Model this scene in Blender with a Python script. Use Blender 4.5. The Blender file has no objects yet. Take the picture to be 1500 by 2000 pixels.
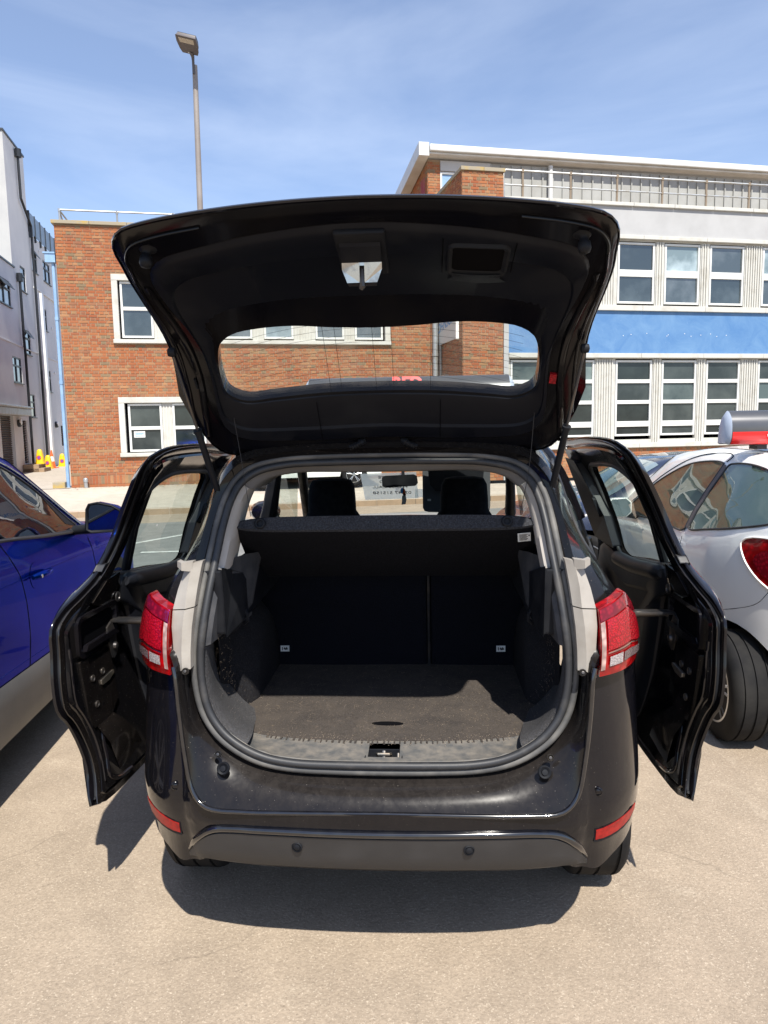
import bpy, bmesh, math, random
from mathutils import Vector, Matrix, noise
random.seed(7)
sc = bpy.context.scene
COL = sc.collection
R = math.radians

# ------------------------------------------------------------------ camera
cam_d = bpy.data.cameras.new("camera"); cam = bpy.data.objects.new("camera", cam_d); COL.objects.link(cam)
sc.camera = cam
cam_d.sensor_fit = 'VERTICAL'; cam_d.sensor_height = 24.0; cam_d.lens = 16.8
cam_d.clip_start = 0.05; cam_d.clip_end = 2000
def cam_matrix(loc, yaw, pitch, roll):
    f = Vector((-math.sin(yaw)*math.cos(pitch), math.cos(yaw)*math.cos(pitch), math.sin(pitch)))
    r0 = Vector((math.cos(yaw), math.sin(yaw), 0)); u0 = r0.cross(f)
    r = r0*math.cos(roll)-u0*math.sin(roll); u = r.cross(f)
    m = Matrix(((r.x,u.x,-f.x,loc[0]),(r.y,u.y,-f.y,loc[1]),(r.z,u.z,-f.z,loc[2]),(0,0,0,1)))
    return m
cam.matrix_world = cam_matrix((0.15,-2.0,1.64), R(3.6), R(-6.7), R(1.03))

# ------------------------------------------------------------------ light
SUN_TO = Vector((0.22,-0.68,1.0)).normalized()
GZ = -0.13
sun_el = math.asin(SUN_TO.z); sun_az = math.atan2(SUN_TO.x, SUN_TO.y)
world = bpy.data.worlds.new("World"); sc.world = world; world.use_nodes = True
wn = world.node_tree; wn.nodes.clear()
out = wn.nodes.new('ShaderNodeOutputWorld'); bg = wn.nodes.new('ShaderNodeBackground')
sky = wn.nodes.new('ShaderNodeTexSky'); sky.sky_type = 'NISHITA'; sky.sun_disc = False
sky.sun_elevation = sun_el; sky.sun_rotation = sun_az; sky.altitude = 20; sky.air_density = 1.0; sky.dust_density = 0.6; sky.ozone_density = 2.2
bg.inputs[1].default_value = 0.112
tc = wn.nodes.new('ShaderNodeTexCoord'); mp = wn.nodes.new('ShaderNodeMapping'); mp.inputs['Scale'].default_value = (1.1,1.1,5.0)
mp.inputs['Rotation'].default_value = (0.25,0.15,0.6)
nz = wn.nodes.new('ShaderNodeTexNoise'); nz.inputs['Scale'].default_value = 1.6; nz.inputs['Detail'].default_value = 7; nz.inputs['Roughness'].default_value = 0.55; nz.inputs['Distortion'].default_value = 0.6
cr = wn.nodes.new('ShaderNodeValToRGB'); cr.color_ramp.elements[0].position = 0.42; cr.color_ramp.elements[1].position = 0.85
cr.color_ramp.elements[0].color = (0.10,0.10,0.10,1); cr.color_ramp.elements[1].color = (0.36,0.36,0.36,1)
tint = wn.nodes.new('ShaderNodeMix'); tint.data_type = 'RGBA'; tint.blend_type = 'MULTIPLY'; tint.inputs[0].default_value = 1.0
tint.inputs[7].default_value = (0.97,1.0,1.10,1)
mx = wn.nodes.new('ShaderNodeMix'); mx.data_type = 'RGBA'; mx.inputs[7].default_value = (7.4,8.1,9.2,1)
wn.links.new(tc.outputs['Generated'], mp.inputs[0]); wn.links.new(mp.outputs[0], nz.inputs['Vector']); wn.links.new(nz.outputs[0], cr.inputs[0])
wn.links.new(sky.outputs[0], tint.inputs[6])
wn.links.new(cr.outputs[0], mx.inputs[0]); wn.links.new(tint.outputs[2], mx.inputs[6]); wn.links.new(mx.outputs[2], bg.inputs[0]); wn.links.new(bg.outputs[0], out.inputs[0])
sd = bpy.data.lights.new("sun", 'SUN'); sd.energy = 5.0; sd.angle = R(0.55); sd.color = (1.0,0.95,0.86)
so = bpy.data.objects.new("sun", sd); COL.objects.link(so); so.rotation_euler = SUN_TO.to_track_quat('Z','Y').to_euler()
so.location = (4,-6,12)
sc.view_settings.view_transform = 'Standard'; sc.view_settings.look = 'None'; sc.view_settings.gamma = 1
sc.view_settings.exposure = 0.62; sc.view_settings.use_curve_mapping = False
sc.render.engine = 'CYCLES'
sc.cycles.max_bounces = 10; sc.cycles.transparent_max_bounces = 24; sc.cycles.diffuse_bounces = 4; sc.cycles.glossy_bounces = 4
sc.cycles.caustics_reflective = False; sc.cycles.caustics_refractive = False

# ------------------------------------------------------------------ materials
def nt(name):
    m = bpy.data.materials.new(name); m.use_nodes = True
    n = m.node_tree; b = n.nodes['Principled BSDF']
    return m, n, b
def node(n, t, **kw):
    x = n.nodes.new(t)
    for k, v in kw.items():
        setattr(x, k, v)
    return x
def noise_fac(n, scale, detail=5, lo=0.4, hi=0.6, dist=0.0, rough=0.55, sc3=None):
    co = node(n,'ShaderNodeTexCoord'); t = node(n,'ShaderNodeTexNoise')
    t.inputs['Scale'].default_value = scale; t.inputs['Detail'].default_value = detail; t.inputs['Distortion'].default_value = dist; t.inputs['Roughness'].default_value = rough
    if sc3:
        mp = node(n,'ShaderNodeMapping'); mp.inputs['Scale'].default_value = sc3
        n.links.new(co.outputs['Object'], mp.inputs[0]); n.links.new(mp.outputs[0], t.inputs['Vector'])
    else:
        n.links.new(co.outputs['Object'], t.inputs['Vector'])
    r = node(n,'ShaderNodeMapRange'); r.inputs[1].default_value = lo; r.inputs[2].default_value = hi
    n.links.new(t.outputs[0], r.inputs[0])
    return r.outputs[0], t.outputs[0]
def mixc(n, fac, a, b, mode='MIX'):
    x = node(n,'ShaderNodeMix', data_type='RGBA', blend_type=mode)
    for s, v in ((0,fac),(6,a),(7,b)):
        if hasattr(v,'links') or isinstance(v, bpy.types.NodeSocket): n.links.new(v, x.inputs[s])
        elif s == 0: x.inputs[0].default_value = v
        else: x.inputs[s].default_value = (*v,1) if len(v)==3 else v
    return x.outputs[2]
def math2(n, op, a, b=None):
    x = node(n,'ShaderNodeMath', operation=op)
    for i, v in enumerate((a,b)):
        if v is None: continue
        if isinstance(v, bpy.types.NodeSocket): n.links.new(v, x.inputs[i])
        else: x.inputs[i].default_value = v
    return x.outputs[0]
def bumpn(n, b, h, strength, dist=0.01):
    x = node(n,'ShaderNodeBump'); x.inputs['Strength'].default_value = strength; x.inputs['Distance'].default_value = dist
    n.links.new(h, x.inputs['Height']); n.links.new(x.outputs[0], b.inputs['Normal'])
def pm(name, col, rough=0.5, metal=0.0, coat=0.0, coatr=0.04, col2=None, vs=4.0, vlo=0.4, vhi=0.65, bump=0.0, bs=200.0, spec=0.5, rvar=0.0, stretch=None):
    m, n, b = nt(name)
    b.inputs['Roughness'].default_value = rough; b.inputs['Metallic'].default_value = metal
    b.inputs['Coat Weight'].default_value = coat; b.inputs['Coat Roughness'].default_value = coatr
    b.inputs['Specular IOR Level'].default_value = spec
    b.inputs['Base Color'].default_value = (*col,1)
    if col2:
        f, raw = noise_fac(n, vs, 6, vlo, vhi, sc3=stretch)
        n.links.new(mixc(n, f, col, col2), b.inputs['Base Color'])
        if rvar:
            r = node(n,'ShaderNodeMapRange'); r.inputs[3].default_value = rough; r.inputs[4].default_value = min(1,rough+rvar)
            n.links.new(f, r.inputs[0]); n.links.new(r.outputs[0], b.inputs['Roughness'])
    if bump:
        f, raw = noise_fac(n, bs, 3); bumpn(n, b, raw, bump, 0.002)
    return m
M = {}
def dusty_paint(name, base, dust, amount, speck=0.5, coat=1.0, spec=0.5):
    """car paint with settled dust (more on upward faces), streaks and specks of dirt"""
    m, n, b = nt(name)
    b.inputs['Coat Weight'].default_value = coat; b.inputs['Coat Roughness'].default_value = 0.03
    b.inputs['Roughness'].default_value = 0.25; b.inputs['Specular IOR Level'].default_value = spec
    g = node(n,'ShaderNodeNewGeometry'); sx = node(n,'ShaderNodeSeparateXYZ'); n.links.new(g.outputs['Normal'], sx.inputs[0])
    up = node(n,'ShaderNodeMapRange'); up.inputs[1].default_value = 0.05; up.inputs[2].default_value = 0.9; n.links.new(sx.outputs[2], up.inputs[0])
    f, raw = noise_fac(n, 30.0, 9, 0.10, 0.85, 0.8, 0.7)
    f2, raw2 = noise_fac(n, 70.0, 6, 0.45, 0.8, sc3=(1,1,.25))
    a = math2(n,'MULTIPLY', up.outputs[0], f); a = math2(n,'ADD', math2(n,'MULTIPLY', a, 1.1), math2(n,'MULTIPLY', f2, 0.16))
    a = math2(n,'MULTIPLY', a, amount); a = node_clamp(n, a)
    s3, raw3 = noise_fac(n, 210.0, 3, 0.70, 0.74); s3 = math2(n,'MULTIPLY', s3, speck)
    c = mixc(n, a, base, dust); c = mixc(n, s3, c, (0.35,0.31,0.26))
    n.links.new(c, b.inputs['Base Color'])
    tot = node_clamp(n, math2(n,'ADD', math2(n,'MULTIPLY',a,2.2), s3))
    cw = math2(n,'SUBTRACT', coat, math2(n,'MULTIPLY', tot, coat*0.85)); n.links.new(cw, b.inputs['Coat Weight'])
    r = node(n,'ShaderNodeMapRange'); r.inputs[3].default_value = 0.10; r.inputs[4].default_value = 0.8; n.links.new(tot, r.inputs[0]); n.links.new(r.outputs[0], b.inputs['Roughness'])
    return m
def node_clamp(n, a):
    x = node(n,'ShaderNodeClamp'); n.links.new(a, x.inputs[0]); return x.outputs[0]
M['black'] = dusty_paint('black_paint', (0.004,0.004,0.006), (0.12,0.095,0.075), 0.14, 0.22, 0.6, 0.14)
M['black_dusty'] = dusty_paint('black_paint_dusty', (0.006,0.0055,0.006), (0.10,0.082,0.068), 0.20, 0.5, 0.40, 0.12)
M['black_clean'] = pm('black_gloss', (0.003,0.003,0.005), 0.14, coat=0.35, col2=(0.008,0.007,0.008), vs=3, spec=0.3)
M['edge_gloss'] = pm('polished_black_edge', (0.004,0.004,0.006), 0.12, coat=1.0, coatr=0.06, col2=(0.01,0.01,0.011), vs=20)
M['frame_black'] = dusty_paint('door_frame_paint', (0.004,0.004,0.005), (0.10,0.08,0.065), 0.16, 0.5, 0.22, 0.22)
M['hatch_black'] = pm('hatch_inner_paint', (0.003,0.003,0.005), 0.16, coat=0.12, coatr=0.04, col2=(0.007,0.0065,0.007), vs=5, spec=0.22)
M['blue'] = pm('blue_metallic_paint', (0.003,0.034,0.24), 0.26, metal=0.9, coat=0.13, coatr=0.01, col2=(0.005,0.044,0.30), vs=2, spec=0.3)
M['blue'].node_tree.nodes['Principled BSDF'].inputs['Specular Tint'].default_value = (0.25,0.32,0.95,1)
M['white'] = pm('white_car_paint', (0.86,0.86,0.83), 0.3, coat=0.7, col2=(0.83,0.83,0.80), vs=2)
M['darkblue'] = pm('dark_blue_paint', (0.02,0.028,0.055), 0.25, coat=1.0, coatr=0.03)
M['plastic'] = pm('matte_black_plastic', (0.006,0.007,0.010), 0.5, col2=(0.013,0.014,0.017), vs=9, bump=0.25, bs=500, spec=0.2, rvar=0.15)
M['trim'] = pm('hatch_trim_plastic', (0.004,0.005,0.009), 0.40, col2=(0.013,0.014,0.017), vs=7, vlo=0.5, vhi=0.9, bump=0.2, bs=600, spec=0.16, rvar=0.2)
M['trim_dark'] = pm('door_trim_plastic', (0.007,0.008,0.012), 0.45, col2=(0.014,0.015,0.018), vs=6, bump=0.2, bs=500, spec=0.3)
M['valance'] = pm('bumper_valance_plastic', (0.020,0.021,0.024), 0.45, col2=(0.034,0.033,0.034), vs=6, bump=0.3, bs=700, rvar=0.2)
M['grey_clad'] = pm('grey_cladding_plastic', (0.105,0.110,0.118), 0.5, col2=(0.14,0.14,0.142), vs=3, bump=0.2, bs=500)
M['rubber'] = pm('rubber_seal', (0.022,0.023,0.026), 0.5, col2=(0.085,0.080,0.075), vs=9, vlo=0.5, vhi=0.85, bump=0.1, bs=300, rvar=0.25)
M['rubber_lip'] = pm('rubber_seal_lip', (0.060,0.060,0.060), 0.65, col2=(0.17,0.16,0.145), vs=8, vlo=0.45, vhi=0.8, bump=0.1, bs=300)
M['tyre'] = pm('tyre_rubber', (0.009,0.009,0.010), 0.8, spec=0.2, col2=(0.020,0.019,0.018), vs=6, bump=0.3, bs=90)
M['beige'] = pm('beige_inner_panel', (0.27,0.245,0.215), 0.45, col2=(0.36,0.335,0.30), vs=6, bump=0.1, bs=90, rvar=0.2)
M['pillar_trim'] = pm('pale_pillar_trim', (0.36,0.335,0.305), 0.7, col2=(0.42,0.39,0.36), vs=5, bump=0.1, bs=300)
M['headliner'] = pm('headliner_cloth', (0.14,0.135,0.135), 0.9, col2=(0.17,0.165,0.16), vs=6, bump=0.1, bs=400)
M['metal'] = pm('zinc_steel', (0.42,0.40,0.36), 0.35, metal=1.0, col2=(0.30,0.24,0.18), vs=14, rvar=0.25)
M['steel_dark'] = pm('dark_steel', (0.07,0.07,0.075), 0.4, metal=0.8, col2=(0.14,0.12,0.10), vs=12)
M['chrome'] = pm('latch_chrome', (0.50,0.50,0.48), 0.22, metal=1.0, col2=(0.25,0.24,0.22), vs=30, vlo=0.5, vhi=0.8, rvar=0.3)
M['alloy'] = pm('alloy_wheel', (0.55,0.56,0.58), 0.3, metal=0.9)
M['headrest'] = pm('seat_fabric', (0.010,0.011,0.015), 0.95, col2=(0.017,0.018,0.022), vs=30, bump=0.3, bs=500, spec=0.1)
M['dust_plastic'] = pm('dusty_sill_plastic', (0.085,0.086,0.086), 0.6, col2=(0.20,0.175,0.145), vs=26, vlo=0.35, vhi=0.80, bump=0.2, bs=200, rvar=0.3)
M['label'] = pm('paper_label', (0.72,0.72,0.70), 0.6, col2=(0.62,0.62,0.60), vs=50)
M['ink'] = pm('black_print', (0.02,0.02,0.022), 0.6)
M['visor'] = pm('grey_visor', (0.075,0.08,0.09), 0.8)
def carpet(name, base, dirt, amt, hair):
    m, n, b = nt(name)
    b.inputs['Roughness'].default_value = 1.0; b.inputs['Specular IOR Level'].default_value = 0.1
    f, _ = noise_fac(n, 9.0, 10, 0.30, 0.75, 0.6, 0.7); f2, raw2 = noise_fac(n, 190.0, 4, 0.42, 0.66, rough=0.7)
    f3, _ = noise_fac(n, 75.0, 6, 0.60, 0.70, 2.5, sc3=(1,0.45,1))
    c = mixc(n, math2(n,'MULTIPLY', f, amt), base, dirt); c = mixc(n, math2(n,'MULTIPLY', f2, 0.75), c, tuple(min(1,v*2.6) for v in base))
    c = mixc(n, math2(n,'MULTIPLY', f3, hair), c, (0.22,0.17,0.12))
    n.links.new(c, b.inputs['Base Color']); bumpn(n, b, raw2, 0.9, 0.004)
    return m
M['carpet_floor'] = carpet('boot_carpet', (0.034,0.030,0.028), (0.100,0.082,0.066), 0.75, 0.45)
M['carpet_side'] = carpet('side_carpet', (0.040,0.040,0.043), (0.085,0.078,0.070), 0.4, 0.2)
M['carpet_shaded'] = carpet('shaded_side_carpet', (0.012,0.012,0.014), (0.030,0.026,0.024), 0.4, 0.14)  # darker copy of the side carpet; the boot's shade is in its colour
M['grey_trim'] = pm('boot_side_plastic', (0.040,0.042,0.048), 0.6, col2=(0.065,0.065,0.07), vs=20, bump=0.3, bs=300, spec=0.3)
M['shelf'] = carpet('lit_shelf_felt', (0.026,0.027,0.031), (0.045,0.044,0.045), 0.35, 0.06)  # for the lip: light on its upturned face is put into the paler colour
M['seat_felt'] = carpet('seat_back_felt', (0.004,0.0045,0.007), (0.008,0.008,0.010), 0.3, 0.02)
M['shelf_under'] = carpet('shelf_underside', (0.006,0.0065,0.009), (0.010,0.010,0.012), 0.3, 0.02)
def glass(name, tint, refl_rough=0.0, dust=0.06, dustcol=(0.6,0.58,0.52), ior=1.5):
    m = bpy.data.materials.new(name); m.use_nodes = True; n = m.node_tree; n.nodes.clear()
    o = node(n,'ShaderNodeOutputMaterial'); tr = node(n,'ShaderNodeBsdfTransparent'); gl = node(n,'ShaderNodeBsdfGlossy'); df = node(n,'ShaderNodeBsdfDiffuse')
    tr.inputs[0].default_value = (*tint,1); gl.inputs['Roughness'].default_value = refl_rough; df.inputs[0].default_value = (*dustcol,1)
    ge = node(n,'ShaderNodeNewGeometry'); vd = node(n,'ShaderNodeVectorMath', operation='DOT_PRODUCT'); n.links.new(ge.outputs['Normal'], vd.inputs[0]); n.links.new(ge.outputs['Incoming'], vd.inputs[1])
    c1 = math2(n,'SUBTRACT', 1.0, math2(n,'ABSOLUTE', vd.outputs['Value'])); r0 = ((ior-1)/(ior+1))**2*1.6
    fr_ = math2(n,'ADD', r0, math2(n,'MULTIPLY', math2(n,'POWER', c1, 5.0), 1-r0))
    m1 = node(n,'ShaderNodeMixShader'); m2 = node(n,'ShaderNodeMixShader')
    f, _ = noise_fac(n, 9.0, 8, 0.35, 0.8, 0.8)
    n.links.new(math2(n,'MULTIPLY', f, dust), m1.inputs[0])
    n.links.new(tr.outputs[0], m1.inputs[1]); n.links.new(df.outputs[0], m1.inputs[2])
    n.links.new(fr_, m2.inputs[0]); n.links.new(m1.outputs[0], m2.inputs[1]); n.links.new(gl.outputs[0], m2.inputs[2]); n.links.new(m2.outputs[0], o.inputs[0])
    return m
M['glass_rear'] = glass('rear_window_glass', (0.90,0.93,0.90), dust=0.22, dustcol=(0.55,0.55,0.50))
M['glass_side'] = glass('side_window_glass', (0.70,0.80,0.76), dust=0.05)
M['glass_screen'] = glass('windscreen_glass', (0.86,0.90,0.86), dust=0.10, dustcol=(0.7,0.68,0.6))
M['glass_car'] = glass('parked_car_glass', (0.30,0.38,0.34), dust=0.03, ior=1.9)
M['glass_build'] = pm('building_window_glass', (0.045,0.058,0.062), 0.04, spec=1.0, coat=0.6, col2=(0.12,0.14,0.15), vs=0.9, vlo=0.45, vhi=0.62)
M['glass_build_low'] = pm('building_window_glass_lower', (0.022,0.030,0.032), 0.05, spec=0.5, col2=(0.060,0.072,0.070), vs=1.3, vlo=0.4, vhi=0.7)
for k_ in ('glass_build','glass_build_low'):
    n_=M[k_].node_tree; b_=n_.nodes['Principled BSDF']; src=b_.inputs['Base Color'].links[0].from_socket; oi_=n_.nodes.new('ShaderNodeObjectInfo')
    r_=n_.nodes.new('ShaderNodeValToRGB'); r_.color_ramp.interpolation='CONSTANT'; r_.color_ramp.elements[0].color=(.45,.5,.5,1); r_.color_ramp.elements[1].position=.35; r_.color_ramp.elements[1].color=(1,1,1,1); q_=r_.color_ramp.elements.new(.7); q_.color=(1.8,1.9,1.9,1); q_=r_.color_ramp.elements.new(.9); q_.color=(3.2,3.3,3.2,1)
    n_.links.new(oi_.outputs['Random'],r_.inputs[0]); n_.links.new(mixc(n_,1.0,src,r_.outputs[0],'MULTIPLY'),b_.inputs['Base Color'])
def lens(name, col, em=0.0, bump=0.5, bs=160):
    m, n, b = nt(name)
    b.inputs['Base Color'].default_value = (*col,1); b.inputs['Roughness'].default_value = 0.22; b.inputs['Specular IOR Level'].default_value = 0.3; b.inputs['Coat Weight'].default_value = 0.45; b.inputs['Coat Roughness'].default_value = 0.02
    co = node(n,'ShaderNodeTexCoord'); v = node(n,'ShaderNodeTexVoronoi'); v.inputs['Scale'].default_value = bs; n.links.new(co.outputs['Object'], v.inputs['Vector'])
    r = node(n,'ShaderNodeMapRange'); r.inputs[1].default_value = 0; r.inputs[2].default_value = 0.6; r.inputs[3].default_value = 1.35; r.inputs[4].default_value = 0.55; n.links.new(v.outputs['Distance'], r.inputs[0])
    hs = node(n,'ShaderNodeHueSaturation'); hs.inputs['Color'].default_value = (*col,1); n.links.new(r.outputs[0], hs.inputs['Value']); n.links.new(hs.outputs[0], b.inputs['Base Color'])
    if bump: bumpn(n, b, v.outputs['Distance'], bump, 0.003)
    return m
M['lens_red'] = lens('red_lens', (0.38,0.004,0.012)); M['lens_dark'] = lens('dark_red_lens', (0.22,0.004,0.012), bs=60, bump=0.2)
M['lens_rim'] = lens('red_lens_rim', (0.36,0.002,0.004), bs=30, bump=0.0)
M['lens_smoke'] = lens('smoked_lens', (0.17,0.12,0.12), bs=200); M['lens_clear'] = lens('clear_lens', (0.42,0.37,0.37), bs=240); M['lens_edge'] = lens('pale_lens_edge', (0.44,0.30,0.27), bs=40, bump=0.1)
M['door_steel'] = dusty_paint('door_pressing_paint', (0.007,0.006,0.006), (0.10,0.08,0.065), 0.3, 0.5, 0.3, 0.55)
M['reflector'] = pm('reflector_red', (0.34,0.012,0.010), 0.4, coat=0.15, coatr=0.2, col2=(0.22,0.008,0.008), vs=60, spec=0.2)
M['red_plastic'] = pm('red_print', (0.78,0.010,0.012), 0.3, coat=0.5); M['white_plastic'] = pm('white_plastic', (0.80,0.80,0.80), 0.35)
M['sign_grey'] = pm('sign_grey_shell', (0.075,0.078,0.085), 0.32, metal=0.35, coat=0.2, col2=(0.10,0.10,0.105), vs=3)

def asphalt(name, a, b2, light, scale=1.0, crack=True, bumpd=0.004):
    m, n, b = nt(name)
    b.inputs['Roughness'].default_value = 0.9; b.inputs['Specular IOR Level'].default_value = 0.25
    f1,_ = noise_fac(n, 0.55*scale, 8, 0.35, 0.68, 0.4); f2,_ = noise_fac(n, 4.5*scale, 8, 0.38, 0.66, 0.3)
    f3, raw3 = noise_fac(n, 95*scale, 4, 0.40, 0.62); f4,_ = noise_fac(n, 150*scale, 2, 0.60, 0.68); f5,_ = noise_fac(n, 120*scale, 2, 0.64, 0.70)
    c = mixc(n, f1, a, b2); c = mixc(n, math2(n,'MULTIPLY', f2, 0.35), c, tuple(v*0.62 for v in a))
    f6,_ = noise_fac(n, 1.3*scale, 9, 0.56, 0.74, 1.2, 0.6); f7,_ = noise_fac(n, 2.2*scale, 8, 0.60, 0.70, 0.5, 0.7)
    c = mixc(n, math2(n,'MULTIPLY', f6, 0.38), c, tuple(v*0.60 for v in a)); c = mixc(n, math2(n,'MULTIPLY', f7, 0.22), c, light)
    c = mixc(n, math2(n,'MULTIPLY', f3, 0.32), c, tuple(v*0.50 for v in a)); c = mixc(n, math2(n,'MULTIPLY', f4, 0.42), c, light)
    c = mixc(n, math2(n,'MULTIPLY', f5, 0.35), c, tuple(v*0.28 for v in a))
    if crack:
        co = node(n,'ShaderNodeTexCoord'); nn = node(n,'ShaderNodeTexNoise'); nn.inputs['Scale'].default_value = 3; nn.inputs['Detail'].default_value = 6
        va = node(n,'ShaderNodeVectorMath', operation='MULTIPLY_ADD'); va.inputs[1].default_value = (0.35,0.35,0.35)
        n.links.new(co.outputs['Object'], nn.inputs['Vector']); n.links.new(nn.outputs['Color'], va.inputs[0]); n.links.new(co.outputs['Object'], va.inputs[2])
        v = node(n,'ShaderNodeTexVoronoi', feature='DISTANCE_TO_EDGE'); v.inputs['Scale'].default_value = 0.8; n.links.new(va.outputs[0], v.inputs['Vector'])
        r = node(n,'ShaderNodeMapRange'); r.inputs[1].default_value = 0.0; r.inputs[2].default_value = 0.006; r.inputs[3].default_value = 1; r.inputs[4].default_value = 0; n.links.new(v.outputs['Distance'], r.inputs[0])
        fm,_ = noise_fac(n, 0.9, 3, 0.52, 0.62)
        c = mixc(n, math2(n,'MULTIPLY', math2(n,'MULTIPLY', r.outputs[0], fm), 0.40), c, tuple(v*0.35 for v in a))
    n.links.new(c, b.inputs['Base Color']); bumpn(n, b, raw3, 0.8, bumpd)
    return m
M['ground'] = asphalt('car_park_asphalt', (0.345,0.276,0.208), (0.395,0.322,0.245), (0.66,0.57,0.45))
M['road'] = asphalt('road_asphalt', (0.20,0.20,0.19), (0.25,0.245,0.23), (0.45,0.43,0.40), crack=False)
M['pavement'] = asphalt('pavement_tarmac', (0.47,0.41,0.34), (0.55,0.49,0.41), (0.75,0.68,0.58))
M['alley'] = asphalt('alley_concrete', (0.45,0.40,0.34), (0.50,0.45,0.38), (0.7,0.65,0.55))
M['road_paint'] = pm('road_paint', (0.62,0.62,0.58), 0.8, col2=(0.42,0.41,0.38), vs=9, bump=0.3, bs=150)
def brickmat(name, cols, obj_scale=1.0):
    m, n, b = nt(name)
    b.inputs['Roughness'].default_value = 0.9; b.inputs['Specular IOR Level'].default_value = 0.2
    g = node(n,'ShaderNodeNewGeometry'); oi = node(n,'ShaderNodeObjectInfo')
    s = math2(n,'FRACT', math2(n,'ADD', g.outputs['Random Per Island'], math2(n,'MULTIPLY', oi.outputs['Random'], 7.31)))
    cr = node(n,'ShaderNodeValToRGB'); e = cr.color_ramp; e.interpolation = 'CONSTANT'
    k = len(cols); e.elements[0].position = 0; e.elements[0].color = (*cols[0],1); e.elements[1].position = 1.0/k; e.elements[1].color = (*cols[1],1)
    for i in range(2,k):
        x = e.elements.new(i/k); x.color = (*cols[i],1)
    n.links.new(s, cr.inputs[0])
    f,_ = noise_fac(n, 34, 6, 0.35, 0.72); c = mixc(n, math2(n,'MULTIPLY', f, 0.35), cr.outputs[0], (0.20,0.10,0.06))
    f2,_ = noise_fac(n, 0.9, 5, 0.45, 0.75); c = mixc(n, math2(n,'MULTIPLY', f2, 0.30), c, (0.44,0.26,0.13))
    n.links.new(c, b.inputs['Base Color']); fb, raw = noise_fac(n, 90, 4); bumpn(n, b, raw, 0.5, 0.004)
    return m
BC0 = [(0.42,0.135,0.060),(0.46,0.165,0.070),(0.37,0.110,0.055),(0.50,0.195,0.085),(0.33,0.115,0.065),(0.43,0.150,0.062),(0.47,0.235,0.115),(0.29,0.145,0.095),(0.40,0.125,0.058),(0.44,0.155,0.075),(0.50,0.29,0.15),(0.36,0.20,0.12)]
BC = [tuple(.40*m_+.62*c_*.78 for m_,c_ in zip((.285,.094,.036),c)) for c in BC0]; BC += [(.20,.15,.09),(.30,.17,.085)]
M['brick'] = brickmat('red_brick', BC)
M['mortar'] = pm('lime_mortar', (0.32,0.225,0.145), 0.95, col2=(0.28,0.20,0.13), vs=6, bump=0.3, bs=80)
M['brick_dirty'] = pm('red_painted_brick', (0.25,0.03,0.05), 0.9, col2=(0.30,0.11,0.07), vs=3)
M['stone_white'] = pm('white_painted_stone', (0.50,0.49,0.45), 0.8, col2=(0.38,0.36,0.31), vs=3.5, vlo=0.5, vhi=0.8, bump=0.3, bs=40)
M['upvc'] = pm('white_window_plastic', (0.66,0.66,0.63), 0.35, col2=(0.60,0.60,0.57), vs=2)
M['render_white'] = pm('white_render', (0.40,0.40,0.40), 0.9, col2=(0.36,0.36,0.36), vs=1.6, bump=0.3, bs=60)
def bluemat():
    m, n, b = nt('blue_painted_panel'); b.inputs['Roughness'].default_value = 0.6
    f,_ = noise_fac(n, 1.6, 9, 0.35, 0.72, 0.7, 0.7); f2,_ = noise_fac(n, 30, 4, 0.66, 0.74)
    c = mixc(n, math2(n,'MULTIPLY',f,0.75), (0.065,0.170,0.36), (0.145,0.270,0.44)); c = mixc(n, math2(n,'MULTIPLY',f2,0.3), c, (0.5,0.6,0.75))
    n.links.new(c, b.inputs['Base Color']); return m
M['blue_panel'] = bluemat()
M['blue_pipe'] = pm('pale_blue_paint', (0.20,0.33,0.52), 0.5, col2=(0.26,0.40,0.58), vs=4)
M['coping'] = pm('lichen_coping_stone', (0.30,0.26,0.19), 0.9, col2=(0.42,0.28,0.06), vs=2.3, vlo=0.55, vhi=0.7, bump=0.5, bs=30)
M['galv'] = pm('galvanised_rail', (0.40,0.42,0.44), 0.45, metal=0.6, col2=(0.34,0.33,0.30), vs=6)
M['rust_post'] = pm('rusty_post', (0.22,0.17,0.12), 0.7)
M['cladding'] = pm('grey_white_cladding', (0.34,0.345,0.33), 0.6, col2=(0.29,0.29,0.27), vs=1.5)
M['roof_white'] = pm('white_gutter', (0.60,0.61,0.61), 0.4, col2=(0.52,0.52,0.50), vs=2)
M['grey_render'] = pm('grey_render', (0.66,0.67,0.68), 0.9, col2=(0.76,0.76,0.76), vs=0.7, vlo=0.38, vhi=0.66, bump=0.3, bs=30)
M['front_render'] = pm('front_render', (0.46,0.46,0.45), 0.9, col2=(0.41,0.41,0.41), vs=1.2)
M['dark_frame'] = pm('dark_grey_frame', (0.035,0.042,0.05), 0.4)
M['pipe_black'] = pm('black_downpipe', (0.014,0.016,0.020), 0.4)
M['shutter'] = pm('brown_roller_shutter', (0.075,0.055,0.045), 0.6, col2=(0.11,0.08,0.06), vs=4)
M['screen_mesh'] = pm('balcony_screen', (0.16,0.22,0.30), 0.35, col2=(0.24,0.31,0.38), vs=4)
M['yellow'] = pm('yellow_cone_plastic', (0.80,0.48,0.01), 0.45); M['orange'] = pm('orange_cone_plastic', (0.80,0.13,0.03), 0.5)
M['lampgrey'] = pm('lamp_head_grey', (0.085,0.075,0.078), 0.5); M['lamppole'] = pm('lamp_pole_paint', (0.27,0.24,0.22), 0.5, col2=(0.22,0.19,0.17), vs=2)
M['lamplens'] = pm('lamp_lens', (0.42,0.37,0.30), 0.4, col2=(0.36,0.32,0.26), vs=40)
M['sign_pale'] = pm('pale_sign_board', (0.50,0.56,0.58), 0.4); M['sign_blue'] = pm('sign_blue_print', (0.05,0.25,0.55), 0.5)
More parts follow.
